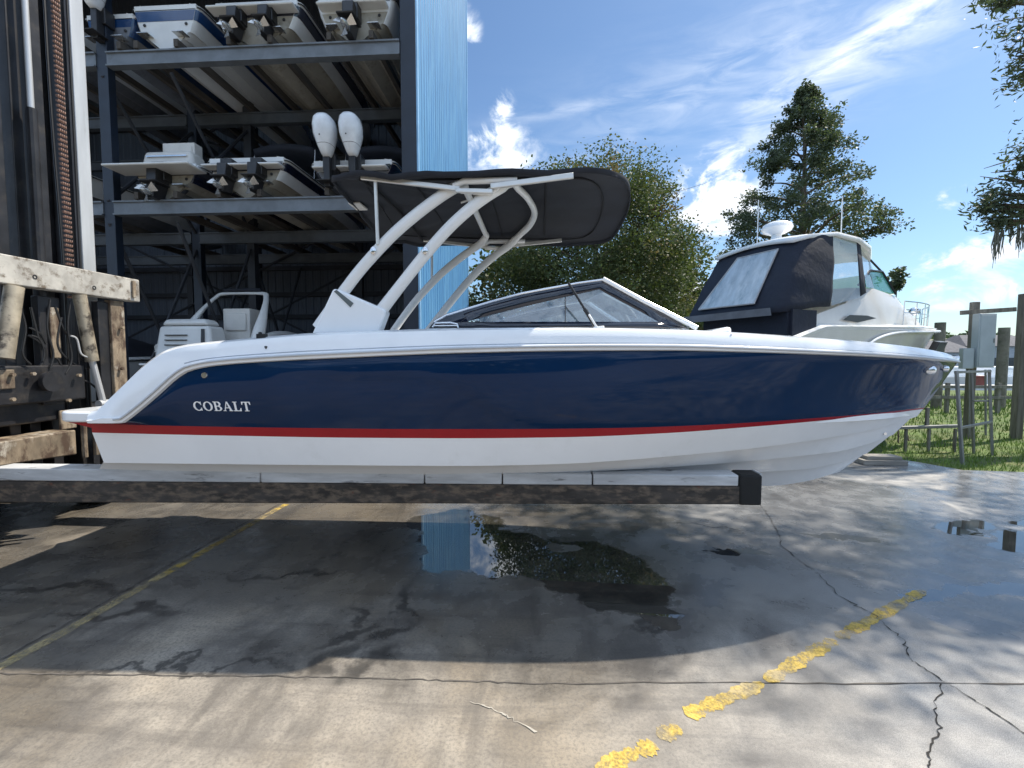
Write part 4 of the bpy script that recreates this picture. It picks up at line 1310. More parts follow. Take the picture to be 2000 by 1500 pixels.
    if top_kind == 'arch':
        pth = catmull([(-1.06, .35, D + .10), (-.88, .62, D + .62), (-.66, .95, D + 1.18), (-.50, 1.2, D + 1.50), (-.30, 1.3, D + 1.62), (.72, 1.3, D + 1.62), (.90, 1.2, D + 1.50), (1.00, .95, D + 1.15), (1.07, .6, D + .6), (1.10, .3, D + .1)], 5)
        MB().tube(pth, [.045 + .055 * sm(D + 1.45 - p.z, 0, 1.0) for p in pth], 10, flat=1.5).build('arch', M_HW, root, local=True, smooth=60)
        mb = MB(); mb.tube([(-.30, 1.27, D + 1.70), (.72, 1.27, D + 1.70)], .05, 8); mb.build('arch_canvas', M_NAVCAN, root, local=True)
        mb = MB(); mb.hexa([(-1.24, -.04, D - .14), (.26, -.04, D - .14), (.26, .66, D - .14), (-1.24, .66, D - .14)], [(-1.14, .06, D + .68), (.14, .06, D + .68), (.14, .6, D + .68), (-1.14, .6, D + .68)])
        mb.hexa([(-1.10, .05, D + .69), (.10, .05, D + .69), (.10, .58, D + .69), (-1.10, .58, D + .69)], [(-1.0, .10, D + .85), (.0, .10, D + .85), (.0, .52, D + .85), (-1.0, .52, D + .85)]); b_ = mb.build('engine_box', M_HW, root, local=True, bevel=.07)
        mb = MB()
        for zz in (.20, .32, .44): mb.box((-.95, -.055 + .1 * zz, D + zz), (-.40, -.01 + .1 * zz, D + zz + .022))
        mb.hexa([(-.02, -.04, D + .12), (.06, -.04, D + .12), (.06, .02, D + .12), (-.02, .02, D + .12)], [(-.04, .02, D + .6), (.03, .02, D + .6), (.03, .08, D + .6), (-.04, .08, D + .6)]); mb.build('locker_seam', M_DRIVE, b_, local=True)
        mb = MB(); mb.box((-.10, .9, D), (.62, 1.5, D + 1.18)); mb.box((-.02, .86, D + .6), (.54, .91, D + 1.05)); mb.build('helm_seat', M_VINYL, root, local=True, bevel=.14)
        for s in (-1, 1): MB().tube(catmull([(s * 1.22, .1, D + .10), (s * 1.2, .8, D + .42), (s * 1.16, 1.8, D + .50), (s * 1.05, 3.2, D + .34)], 5), .13, 10, flat=.7).build('coaming', M_HW, root, local=True, smooth=60)
    if top_kind == 'cover':
        rows_ = []
        for k in range(12):
            v = d[2 * k]; hgt = .12 + .55 * math.sin(math.pi * min(1, (k + 1) / 9.0)) if k < 9 else .12
            rows_.append([Vector((v[0] * c, v[1], v[2] + max(.02, hgt) * (1 - abs(c) ** 2.2))) for c in [q / 6 - 1 for q in range(13)]])
        mb = MB(); mb.grid(rows_); mb.build('mooring_cover', cover or M_NAVCAN, root, local=True, smooth=60)
    if top_kind == 'bimini':
        mb = MB(); rows_ = [[Vector((B * .85 * c, 1.6 + .5 * k, D + 1.02 + .12 * (1 - c * c))) for c in [q / 4 - 1 for q in range(9)]] for k in range(4)]
        mb.grid(rows_); o = mb.build('folded_canopy', M_NAVCAN, root, local=True); s2 = o.modifiers.new('thick', 'SOLIDIFY'); s2.thickness = .16
        for s in (-1, 1):
            MB().tube([(s * B * .9, 1.5, D + .1), (s * B * .85, 1.7, D + 1.0)], .018, 6).build('canopy_strut', M_STEEL, root, local=True)
            MB().tube([(s * B * .9, 2.8, D + .1), (s * B * .85, 2.4, D + 1.0)], .018, 6).build('canopy_strut', M_STEEL, root, local=True)
    for s in (-1, 1):                                   # bunk boards belong to the rack
        if z > 2: MB().box((x + s * .48 - .05, YFS - .1, z - .04), (x + s * .48 + .05, YFS + 6.2, z + .10 + .02)).build('bunk', M_WOOD, rack)
        else:
            for yo in (1.0, 4.2): MB().box((x + s * .5 - .09, y0 + yo - .12, 0), (x + s * .5 + .09, y0 + yo + .12, z + .30 * dr)).build('cradle', M_WOOD, rack)
    return root


K2, K3 = z2 + .06, z3 + .06
stored_boat(338, K3, 'white boat with a dark blue band, on the top tier beside the post', B=.82, D=1.0, band_m=M_DKBLUE, gear=None, platform=.0, top_kind='screen', L=7.0, bottom=M_HW)
stored_boat(512, K3, 'white boat with midnight sides and a swim platform, between two others on the top tier', B=1.06, D=.98, side_m=M_HW, band_m=M_MIDN, gear='twin', platform=.30, platform_w=.96, top_kind='screen', L=7.0)
stored_boat(700, K3, 'beige bottomed boat at the right end of the top tier, beside the blue wall', B=.92, D=.98, gear='drive', platform=.26, top_kind='seat', L=6.4)
stored_boat(232, K3, 'boat with a tilted pale outboard, behind the rack post on the top tier', B=.62, D=.85, side_m=M_DKBLUE, bottom=M_GREYB, gear='outboard', platform=0, top_kind='screen', L=5.6)
stored_boat(60, K3, 'boat behind the forklift mast on the top tier', B=1.0, D=1.0, bottom=M_GREYB, gear='drive', platform=.4, top_kind='seat')
stored_boat(326, K2, 'white boat with a long swim platform and cream stern seat on the middle tier', B=.84, D=.76, side_m=M_MIDN, gear='drive', platform=.62, platform_w=1.22, top_kind='seat', L=6.8)
stored_boat(484, K2, 'beige sterned boat with twin black drives and dark sides on the middle tier', B=.98, D=.86, side_m=M_HW, band_m=M_MIDN, gear='twin', platform=.28, platform_w=.95, top_kind='bimini', L=7.0)
stored_boat(690, K2, 'boat with two white outboard motors on the middle tier beside the blue wall', B=1.0, D=.74, side_m=M_MIDN, bottom=M_GREYB, gear='outboards', platform=.25, top_kind='bimini', L=6.8)
stored_boat(60, K2, 'boat behind the forklift mast on the middle tier', B=1.05, D=.8, bottom=M_GREYB, gear='drive', platform=.5, top_kind='seat')
stored_boat(385, .92, 'white cruiser with a radar arch on the ground tier behind the navy boat', B=1.30, D=1.42, dr=.42, gear='drive', platform=.6, top_kind='arch', L=7.0, bottom=M_GREYB)
stored_boat(600, .62, 'boat under a maroon cover on the ground tier of the shed', B=1.0, D=1.25, top_kind='cover', cover=M_MAROON, gear=None, platform=0, y0=YFS + .6, L=6.0)
stored_boat(60, .5, 'pale boat with a black cover on the ground tier behind the forklift', B=1.1, D=1.6, top_kind='cover', gear='drive', platform=.5, L=6.8)

# ------------------------------------------------------------------ express cruiser behind the bow
S_ = Vector((4.6, 11.3, 0)); HEAD = math.atan2(.45, .89)
M_CGLASS = glass_mat('clear vinyl window', (.80, .84, .86), .05, rough=.05, dens=.30)
M_GREENG = glass_mat('green windscreen glass', (.22, .62, .52), .08, dens=.60)
M_BLKCAN = mat('black enclosure canvas', (.008, .012, .026), .75, var=.15, scale=2, bump=.3, bscale=8, bdist=.03)
M_GREYCAN = mat('grey canvas skirt', (.12, .12, .13), .85, var=.2)
M_CREAMG = mat('warm white gelcoat', (.66, .64, .60), .25, var=.04, coat=.3)
cr = empty('express_cruiser', (S_.x, S_.y, .0), 'white cabin cruiser with black canvas enclosure and radar dome, parked behind the navy bow', 'cruiser', rz=HEAD); cr.scale = (.87, 1, 1)
ZK = .68
def crows(n=34):
    L, B, D = 9.2, 1.5, 2.15
    keys = ('keel', 'chine', 'chineo', 'mid', 'sheer', 'lip', 'deck'); rows = {k: [] for k in keys}
    for i in range(n + 1):
        t = i / n; sh = 1 - max(0, (t - .40) / .60) ** 2.6; sc = 1 - max(0, (t - .2) / .8) ** 1.9
        if i == n: sh = sc = 0
        kz = D * .66 * max(0, (t - .62) / .38) ** 2.0; cz = max(.50 + .85 * t ** 2.2, kz + .01); sz = D + .16 * t + (.0 if t > .12 else -.25 * (1 - t / .12))
        x = L * t
        rows['keel'].append((x * .90, 0, ZK + kz)); rows['chine'].append((x * .94, B * .84 * sc, ZK + cz)); rows['chineo'].append((x * .94, B * .88 * sc, ZK + cz - .01))
        rows['mid'].append((x * .965, (B * .9 * sc + B * sh) / 2, ZK + (cz + sz) / 2)); rows['sheer'].append((x, B * sh, ZK + sz)); rows['lip'].append((x + .01, B * sh + (.04 if sh > .02 else 0), ZK + sz + .07)); rows['deck'].append((x, max(B * sh - .16, 0), ZK + sz + .14))
    return rows
r = crows()
def cboth(mb, keys):
    for s in (1, -1): mb.grid([[Vector((a, s * b, c)) for a, b, c in r[k]] for k in keys])
mb = MB(); cboth(mb, ('keel', 'chine', 'chineo'))
mb.build('hull_bottom', M_GREYB, cr, local=True)
mb = MB(); cboth(mb, ('chineo', 'mid', 'sheer'))
pr = [r[k][0] for k in ('keel', 'chine', 'chineo', 'mid', 'sheer')]
mb.poly([Vector(v) for v in pr] + [Vector((a, -b, c)) for a, b, c in reversed(pr[1:])])
mb.build('hull_side', M_CREAMG, cr, local=True, smooth=45)
mb = MB(); cboth(mb, ('sheer', 'lip', 'deck')); d = r['deck']
mb.grid([[Vector(v) for v in d], [Vector((a, -b, c)) for a, b, c in d]])
mb.build('deck', M_WHITE, cr, local=True, smooth=35)
mb = MB(); mb.box((-.9, -1.25, ZK + .55), (.02, 1.25, ZK + .66)); mb.build('swim_platform', M_CREAMG, cr, local=True, bevel=.03)
# raised coaming and cabin trunk
DZ = ZK + 2.28
def trunk(profile, name, m, smooth=30):
    """profile rows: x, half width at base, z base, half width top, z top"""
    mb = MB(); L_ = []
    for x, b0, z0, b1, z1 in profile:
        L_.append([Vector((x, -b0, z0)), Vector((x, -b0 * .985, z0 + (z1 - z0) * .5)), Vector((x, -b1, z1 - .03)), Vector((x, -b1 * .86, z1)), Vector((x, 0, z1 + .04)), Vector((x, b1 * .86, z1)), Vector((x, b1, z1 - .03)), Vector((x, b0 * .985, z0 + (z1 - z0) * .5)), Vector((x, b0, z0))])
    mb.grid(L_); mb.poly(L_[0]); mb.poly(L_[-1])
    return mb.build(name, m, cr, local=True, smooth=smooth)
trunk([(.9, 1.38, DZ - .3, 1.34, DZ + .22), (2.2, 1.42, DZ - .2, 1.34, DZ + .55), (2.7, 1.42, DZ - .1, 1.30, DZ + .92), (3.6, 1.38, DZ, 1.22, DZ + .96), (5.0, 1.25, DZ, 1.05, DZ + .86), (6.3, 1.0, DZ, .75, DZ + .58), (7.6, .62, DZ, .36, DZ + .22), (8.3, .3, DZ, .12, DZ + .06)], 'cabin_trunk', M_CREAMG, 40)
mb = MB(); mb.poly([Vector((x, -1.435 + .02 * 0, z)) for x, z in [(1.9, DZ + .12), (2.15, DZ + .24), (2.9, DZ + .25), (3.3, DZ + .20), (2.5, DZ + .08)]])
mb.build('vent_slot', M_BLACK, cr, local=True, smooth=0).location = (0, -.012, 0)
mb = MB(); mb.poly([Vector((x, y, z)) for x, y, z in [(6.1, -1.10, DZ - .72), (6.5, -1.12, DZ - .28), (7.6, -.86, DZ - .26), (7.35, -.80, DZ - .70)]])
o = mb.build('hull_window', M_BLACK, cr, local=True, smooth=0); o.location = (0, -.16, 0); s_ = o.modifiers.new('t', 'SOLIDIFY'); s_.thickness = .15
mb = MB(); mb.tube(catmull([(2.6, -1.50, DZ - .55), (3.2, -1.53, DZ - .28), (4.2, -1.52, DZ - .12), (6.0, -1.40, DZ - .06), (7.6, -.98, DZ + .0)], 6), .035, 8); mb.build('moulded_line', M_WHITE, cr, local=True)
# hardtop
HT = ZK + 4.22
rows_ = []
for x, hw, z in [(.55, 1.05, HT - .06), (.9, 1.22, HT + .03), (1.8, 1.30, HT + .14), (2.8, 1.28, HT + .10), (3.5, 1.18, HT - .02), (4.0, .95, HT - .22)]:
    rows_.append([Vector((x, hw * c, z + .10 * (1 - c * c))) for c in [k / 5 - 1 for k in range(11)]])
mb = MB(); mb.grid(rows_); o = mb.build('hardtop', M_WHITE, cr, local=True, smooth=60); s_ = o.modifiers.new('t', 'SOLIDIFY'); s_.thickness = .09; s_.offset = -1; hardtop = o
# canvas enclosure: aft curtain, sides
zc = DZ + .36
def quad_grid(a, b, c, d, n=8, bulge=0.0, nrm=(0, 0, 0)):
    a, b, c, d = map(Vector, (a, b, c, d)); nrm = Vector(nrm)
    return [[(a.lerp(b, u / n)).lerp(d.lerp(c, u / n), v / n) + nrm * (bulge * math.sin(math.pi * u / n) * math.sin(math.pi * v / n)) for u in range(n + 1)] for v in range(n + 1)]
A, Bq, C_, D_ = (-.36, 1.38, zc - .12), (-.36, -1.38, zc - .12), (.72, -1.16, HT - .02), (.72, 1.16, HT - .02)
half_b = [(1.40, 1.43, zc + .04), (.8, 1.43, zc + .0), (.2, 1.42, zc - .08), (-.20, 1.32, zc - .12), (-.34, 1.05, zc - .12), (-.37, .5, zc - .12), (-.37, 0, zc - .12)]
half_t = [(1.72, 1.25, HT + .08), (1.4, 1.25, HT + .08), (1.15, 1.22, HT + .05), (.86, 1.12, HT + .01), (.75, .92, HT - .0), (.72, .45, HT + .03), (.72, 0, HT + .04)]
fullp = lambda h: h + [(x, -y, z) for x, y, z in reversed(h[:-1])]
pb_, pt_ = catmull(fullp(half_b), 5), catmull(fullp(half_t), 5)
NR = 10; rws = []
for k in range(NR + 1):
    f = k / NR; rw = []
    for a_, b_ in zip(pb_, pt_):
        q = a_.lerp(b_, f); out = Vector((q.x - 1.4 if q.x < 1.4 else 0, q.y, 0)).normalized()
        rw.append(q + out * (.05 * math.sin(math.pi * f) + .010 * math.sin(q.y * 5 + q.z * 8 + q.x * 3)))
    rws.append(rw)
mb = MB(); mb.grid(rws)
for s in (-1, 1):
    mb.grid(quad_grid((2.63, s * 1.42, zc + .32), (2.95, s * 1.38, zc + .42), (3.05, s * 1.16, HT + .0), (2.82, s * 1.2, HT + .03), 3))
o = mb.build('canvas_enclosure', M_BLKCAN, cr, local=True, smooth=60); s_ = o.modifiers.new('t', 'SOLIDIFY'); s_.thickness = .012; enc = o
mb = MB(); mb.grid(quad_grid((-.52, 1.34, zc - .20), (-.52, -1.30, zc - .20), (-.45, -1.22, zc - .03), (-.45, 1.26, zc - .03), 4))
mb.build('canvas_skirt', M_GREYCAN, enc, local=True)
mb = MB(); mb.box((.02, -1.43, DZ - .75), (.9, -1.34, DZ + .3)); mb.box((-.06, -1.36, DZ - .55), (.02, .9, DZ + .3)); mb.build('side_curtain', M_BLKCAN, enc, local=True)
# aft curtain window, its reflections painted into the colour
def on(a, b, c, d, u, v):
    a, b, c, d = map(Vector, (a, b, c, d)); return (a.lerp(b, u)).lerp(d.lerp(c, u), v)
nn = Vector((-.9, 0, .35)).normalized()
wq = [on(A, Bq, C_, D_, u, v) + nn * .085 for u, v in ((.18, .13), (.77, .12), (.81, .86), (.36, .86))]
mb = MB(); mb.poly(wq); win = mb.build('curtain_window', mat('vinyl window painted reflections', (.42, .48, .53), .10, var=.2, scale=1.3, c2=(.60, .64, .67), lo=.40, hi=.75, c3=(.20, .28, .34), lo3=.48, hi3=.75, stretch=(1, 2.2, .8)), enc, local=True, smooth=0)
mb = MB(); mb.tube(wq + wq[:1], .022, 6); mb.build('window_border', mat('grey webbing', (.40, .40, .41), .7), win, local=True)
for s in (-1, 1):
    mb = MB(); mb.grid(quad_grid((1.42, s * 1.44, zc + .06), (2.62, s * 1.42, zc + .30), (2.80, s * 1.2, HT + .04), (1.74, s * 1.25, HT + .06), 3)); mb.build('clear_panel', M_CGLASS, enc, local=True)
    mb = MB(); mb.grid(quad_grid((2.98, s * 1.36, zc + .55), (4.35, s * 1.02, zc + .62), (3.95, s * .92, HT - .24), (3.07, s * 1.15, HT - .08), 3)); mb.build('clear_panel', M_CGLASS, enc, local=True)
    # windscreen wings and front
    mb = MB(); mb.poly([(2.85, s * 1.27, DZ + .96), (4.95, s * 1.06, DZ + .88), (4.40, s * 1.0, DZ + 1.40), (3.6, s * 1.12, DZ + 1.36)])
    g_ = mb.build('windscreen', M_GREENG, cr, local=True, smooth=0)
    mb = MB(); mb.tube([(2.80, s * 1.28, DZ + .96), (3.6, s * 1.13, DZ + 1.37), (4.40, s * 1.01, DZ + 1.41), (4.97, s * 1.07, DZ + .88)], .03, 6); mb.build('frame', M_BLACK, g_, local=True)
    mb = MB(); mb.tube([(4.40, s * 1.0, DZ + 1.41), (3.98, s * .93, HT - .25)], .025, 6); mb.build('pillar', M_BLACK, cr, local=True)
mb = MB(); mb.grid(quad_grid((4.97, -1.03, DZ + .88), (4.97, 1.03, DZ + .88), (4.40, .98, DZ + 1.40), (4.40, -.98, DZ + 1.40), 4)); mb.build('windscreen', M_GREENG, cr, local=True)
# bow rail, radar, antennas
mb = MB()
for s in (-1, 1):
    pts = []
    for k in range(18, 34):
        a, b, c = d[k]; pts.append(Vector((a, s * max(b, .02), c + .58)))
    mb.tube(pts, .016, 6)
    mb.tube([p - Vector((0, 0, .28)) for p in pts], .010, 6)
    for k in range(0, 16, 3): mb.tube([pts[k], pts[k] - Vector((.05, 0, .58))], .014, 6)
mb.build('bow_rail', M_STEEL, cr, local=True)
mb = MB(); mb.ellipsoid((7.9, -.25, DZ + .62), (.14, .14, .12)); mb.box((7.7, -.2, DZ + .05), (8.1, .2, DZ + .42)); mb.build('anchor_windlass', M_STEEL, cr, local=True)
rd = MB().lathe([(.001, .0), (.16, .02), (.32, .09), (.37, .17), (.33, .26), (.20, .32), (.001, .34)], (1.55, .0, HT + .34), 24).build('radar_dome', M_WHITE, cr, local=True, smooth=50)
MB().hexa([(1.35, -.10, HT + .04), (1.62, -.10, HT + .06), (1.62, .10, HT + .06), (1.35, .10, HT + .04)], [(1.42, -.07, HT + .36), (1.66, -.07, HT + .36), (1.66, .07, HT + .36), (1.42, .07, HT + .36)]).build('radar_mast', M_WHITE, rd, local=True, bevel=.02)
for (x, y, h) in ((1.2, .3, 1.25), (2.7, -.9, 1.15)):
    MB().tube([(x, y, HT), (x, y, HT + h)], .014, 6).build('antenna', M_WHITE, cr, local=True)
for x in (.75, 1.0, 1.15): MB().ellipsoid((x, .5, HT - .06), (.05, .05, .07), 10, 8).build('deck_light', M_STEEL, cr, local=True)
# blocking under the cruiser
M_BLOCK = mat('concrete block', (.34, .32, .29), .9, var=.15, bump=.4)
for (px, py, w2, lab) in ((1715, 905, .42, 'low grey timber block pile on the apron under the bow'), ):
    g = G(px, py)
    mb = MB(); mb.box((g.x - .42, g.y - .2, .0), (g.x + .46, g.y + .25, .10)); mb.box((g.x - .30, g.y - .12, .10), (g.x + .40, g.y + .2, .17))
    tag(mb.build('support_block', mat('weathered plank', (.28, .26, .23), .9, var=.3, scale=3, stretch=(.3, 2, 2)), bevel=.01), 'low stack of weathered planks on the apron at the grass edge', 'planks')
for k, (t, off) in enumerate(((1.0, -.9), (1.0, .9), (5.2, -.8), (5.2, .8))):
    c = Vector((S_.x + t * math.cos(HEAD) - off * math.sin(HEAD), S_.y + t * math.sin(HEAD) + off * math.cos(HEAD), 0))
    jr = empty('jack_stand', c, 'steel jack stand under the white cruiser hull', 'boat stand', 'jack stands under the cruiser')
    mb = MB(); top_ = Vector((0, 0, ZK + .42 + .02 * k))
    for a in (0, 2.1, 4.2): mb.tube([Vector((.32 * math.cos(a), .32 * math.sin(a), 0)), top_ - Vector((0, 0, .25))], .02, 6)
    mb.build('legs', M_TANST, jr, local=True)
    MB().box((-.14, -.14, top_.z - .04), (.14, .14, top_.z)).tube([top_ - Vector((0, 0, .3)), top_], .022, 8).build('pad', M_TANST, jr, local=True)
mb = MB(); c = Vector((S_.x + 3.2 * math.cos(HEAD), S_.y + 3.2 * math.sin(HEAD), 0))
mb.box((c.x - .3, c.y - .3, 0), (c.x + .3, c.y + .3, ZK - .01)); tag(mb.build('keel_block', M_BLOCK, bevel=.02), 'concrete keel block under the middle of the cruiser', 'block')

# ------------------------------------------------------------------ power stand, posts, ladder on the verge
M_POSTW = mat('grey weathered timber', (.20, .185, .16), .9, var=.3, scale=3, stretch=(3, 3, .3), c2=(.10, .09, .075), lo=.5, hi=.7, bump=.5, bscale=40)
M_BOXG = mat('pale grey cabinet', (.44, .50, .53), .45, var=.06)
M_LADD = mat('weathered aluminium', (.24, .24, .23), .5, metal=.4, var=.15)
g1 = G(1893, 856, -.05); g2 = G(1982, 852, -.05); YP = g1.y
def post(px, y0, y1, Y, wd, name, par): 
    b, t_ = P(px, y1, Y), P(px, y0, Y)
    return MB().box((b.x - wd / 2, Y - wd / 2, -.06), (b.x + wd / 2, Y + wd / 2, t_.z)).build(name, M_POSTW, par, bevel=.012)
fr = empty('power_post_frame', (g1.x, YP, -.05), 'tall timber post frame carrying a grey electrical cabinet on the grass', 'post frame')
post(1889, 590, 855, YP, .16, 'post', fr); post(1984, 574, 855, YP, .19, 'post', fr)
ca, cb_ = P(1876, 611, YP - .12), P(1984, 604, YP - .12)
MB().bar(ca, cb_, .06, .12).build('cross_rail', M_POSTW, fr, bevel=.008)
cab = empty('electrical_cabinet', P(1927, 720, YP - .30), 'tall pale grey electrical cabinet hung between the two timber posts', 'cabinet')
a, b = P(1908, 718, YP - .42), P(1948, 612, YP - .42)
MB().box((a.x, YP - .42, a.z), (b.x, YP - .20, b.z)).build('case', M_BOXG, cab, bevel=.012)
MB().box((a.x + .03, YP - .435, a.z + .04), (b.x - .03, YP - .418, b.z - .04)).build('door', M_BOXG, cab, bevel=.006)
mb = MB(); mb.box((b.x - .07, YP - .455, (a.z + b.z) / 2 - .06), (b.x - .05, YP - .437, (a.z + b.z) / 2 + .06)); mb.build('latch', M_LADD, cab)
a, b = P(1880, 720, YP - .36), P(1904, 680, YP - .36)
o = MB().box((a.x, YP - .36, a.z), (b.x, YP - .22, b.z)).build('meter_box', M_BOXG, None, bevel=.01)
tag(o, 'small pale meter box to the left of the tall electrical cabinet', 'meter box')
mb = MB(); mb.tube([P(1893, 720, YP - .28), P(1893, 850, YP - .28)], .02, 8); mb.tube([P(1925, 722, YP - .28), P(1925, 850, YP - .28)], .025, 8)
tag(mb.build('conduit', M_LADD), 'grey conduit pipes running down from the electrical boxes to the ground', 'conduit')

lad = empty('dock_ladder', G(1878, 905, -.05), 'grey metal frame stand with rungs leaning beside the grass verge', 'ladder stand')
gY = G(1878, 905, -.05).y
gY2 = gY + 1.0
def rail(p0, p1, r_=.028, nm='rail'): return MB().bar(p0, p1, r_ * 2, r_ * 2).build(nm, M_LADD, lad, bevel=.006)
rail(P(1868, 724, gY + .1), G(1880, 908, -.06)); rail(P(1932, 722, gY2), G(1938, 890, -.06))
q2 = G(1938, 890, -.06)
rail(P(1866, 727, gY + .1), P(1934, 725, gY2), .026, 'rung')
rail(P(1902, 783, gY2), P(1936, 783, gY2), .02, 'rung'); rail(P(1874, 836, gY), P(1936, 824, gY2 - .1), .026, 'rung')
rail(P(1898, 726, gY2 + .1), Vector((P(1902, 880, gY2 + .1).x, gY2 + .1, -.06)), .024)
bench = empty('low_metal_bench', G(1790, 880, -.05), 'low grey metal bench rail on thin legs in the grass under the navy bow', 'bench')
by = G(1815, 884, -.05).y + .1
MB().bar(P(1735, 836, by), P(1872, 832, by), .12, .07).build('seat', M_LADD, bench, bevel=.008)
for px, yb in ((1770, 882), (1815, 886), (1866, 884)):
    p_ = P(px, 838, by); MB().box((p_.x - .025, by - .025, -.06), (p_.x + .025, by + .025, p_.z)).build('leg', M_POSTW, bench)
p_ = P(1810, 832, by + .06); MB().box((p_.x - .03, by + .03, p_.z), (p_.x + .03, by + .09, p_.z + .45)).build('leg', M_POSTW, bench)
# dock pile and rail further back
yk = 22.0
for px, y0, lab in ((1833, 630, 'weathered dock pile behind the bow tip'), (1958, 640, 'dock pile behind the electrical cabinet')):
    b = P(px, 700, yk)
    o = MB().tube([(b.x, yk, -.3), (b.x, yk, P(px, y0, yk).z)], .2, 12).build('dock_pile', mat('grey pile timber', (.17, .155, .13), .9, var=.3, scale=2, c2=(.09, .095, .06), lo=.5, hi=.7))
    tag(o, lab, 'pile')
# railing at the far edge of the grass
fy = 20.0
fc = empty('dock_fence', (P(1850, 740, fy).x, fy, 0), 'low grey timber rail fence along the far edge of the grass', 'fence')
xa, xb = P(1560, 750, fy).x, P(2150, 750, fy).x
for zz in (.55, .98): MB().box((xa, fy - .03, zz), (xb, fy + .03, zz + .12)).build('rail', M_POSTW, fc)
x = xa
while x < xb:
    MB().box((x - .06, fy + .035, -.06), (x + .06, fy + .15, 1.2)).build('post', M_POSTW, fc); x += 2.0
# boats and quay across the basin
qy = 36.0
structure(MB().box((-40, qy - 1.2, -.3), (140, qy, .25)).build('quay', mat('pale quay concrete', (.55, .55, .53), .8, var=.1), smooth=0))
for k, (px, colr, lab, L_) in enumerate(((1800, M_WHITE, 'white boat moored at the far quay behind the navy bow', 7), (1870, M_HW, 'white boat moored at the far quay left of the cabinet', 6), (1960, M_WHITE, 'white boat moored at the far quay right of the cabinet', 7), (2060, M_HW, 'white boat moored at the far quay out at the right', 7))):
    yy = qy + 3.0
    c = P(px, 735, yy)
    mb_root = empty('moored_boat', (c.x, yy, -.35), lab, 'boat', 'boats moored at the far quay')
    mb = MB(); rows_ = []
    for i in range(13):
        t = i / 12; hw = 1.1 * (1 - max(0, (t - .4) / .6) ** 2.2) + .01; x = (t - .5) * L_
        rows_.append([Vector((x, -hw, 1.05 + .3 * t * t)), Vector((x, -hw * .8, .1)), Vector((x, hw * .8, .1)), Vector((x, hw, 1.05 + .3 * t * t))])
    mb.grid(rows_, closed=True); mb.build('hull', colr, mb_root, local=True, smooth=40)
    MB().hexa([(-1.8, -.8, 1.0), (1.2, -.8, 1.0), (1.2, .8, 1.0), (-1.8, .8, 1.0)], [(-1.5, -.7, 1.9), (.4, -.7, 1.9), (.4, .7, 1.9), (-1.5, .7, 1.9)]).build('cabin', M_WHITE, mb_root, local=True, bevel=.08)
    MB().box((-1.2, -.725, 1.35), (.1, -.70, 1.7)).build('window', M_BLACK, mb_root, local=True)
ry = qy - .8
c = P(1906, 737, ry); mb = MB(); mb.box((c.x - .38, ry - .3, .25), (c.x + .38, ry + .3, .85)); mb.box((c.x - .42, ry - .34, .85), (c.x + .42, ry + .34, .93))
tag(mb.build('red_dock_box', mat('faded red box', (.22, .06, .05), .7), bevel=.03), 'faded red dock box on the quay under the electrical cabinet', 'dock box')
# houses and hedge line across the water
M_HOUSE = mat('grey house wall', (.38, .40, .42), .8, var=.08); M_ROOFG = mat('dark shingle roof', (.10, .10, .11), .9, var=.2); M_WINB = mat('dark window pane', (.03, .04, .05), .1)
for k, (px, wd, hh, lab) in enumerate(((1845, 9, 3.2, 'grey waterfront house left of the electrical cabinet across the water'), (1960, 11, 4.2, 'pale waterfront house behind the right post across the water'), (2090, 12, 4, 'waterfront house at the far right across the water'), (1755, 9, 3.5, 'waterfront house behind the cruiser across the water'))):
    hy = 74 + 3 * k; c = P(px, 690, hy)
    h = empty('waterfront_house', (c.x, hy, -.2), lab, 'house', 'houses across the water')
    MB().box((-wd / 2, 0, 0), (wd / 2, 7, hh)).build('wall', M_HOUSE, h, local=True)
    MB().hexa([(-wd / 2 - .4, -.4, hh + .01), (wd / 2 + .4, -.4, hh + .01), (wd / 2 + .4, 7.4, hh + .01), (-wd / 2 - .4, 7.4, hh + .01)], [(-wd / 2 + 1.5, 3.2, hh + 1.9), (wd / 2 - 1.5, 3.2, hh + 1.9), (wd / 2 - 1.5, 3.8, hh + 1.9), (-wd / 2 + 1.5, 3.8, hh + 1.9)]).build('roof', M_ROOFG, h, local=True)
    for j in range(4):
        x = -wd / 2 + (j + .5) * wd / 4
        MB().box((x - .5, -.06, 1.0), (x + .5, -.01, 2.4)).build('window', M_WINB, h, local=True)

# ------------------------------------------------------------------ trees
def leaf_mat(name, c, c2, c3=None, trans=.3):
    m, t, b = new_mat(name)
    v = t.obj()
    n = t.noise(v, .9, 4, .6); n2 = t.noise(v, 7, 3, .6)
    col_ = t.mix(t.smooth(n, .38, .64), c, c2)
    col_ = t.mix(t.mul(t.smooth(n2, .40, .65), .45), col_, tuple(x * 1.6 for x in c2))
    if c3: col_ = t.mix(t.smooth(t.noise(t.mapping(v, loc=(4, 2, 7)), .33, 3), .55, .66), col_, c3)
    t.l.new(col_, b.inputs['Base Color']); b.inputs['Roughness'].default_value = .55
    b.inputs['Specular IOR Level'].default_value = .3
    tl = t.node('ShaderNodeBsdfTranslucent'); t.l.new(t.mix(1.0, col_, (1.0, 1.15, .55), 'MULTIPLY'), tl.inputs[0])
    mx = t.node('ShaderNodeMixShader'); mx.inputs[0].default_value = trans
    t.l.new(b.outputs[0], mx.inputs[1]); t.l.new(tl.outputs[0], mx.inputs[2])
    t.l.new(mx.outputs[0], t.n['Material Output'].inputs[0])
    return m
M_BARK = mat('grey brown bark', (.13, .105, .08), .95, var=.3, scale=3, stretch=(3, 3, .5), bump=.8, bscale=20, bdist=.02)
M_LEAF1 = leaf_mat('olive foliage', (.050, .068, .028), (.098, .118, .048), (.19, .12, .065))
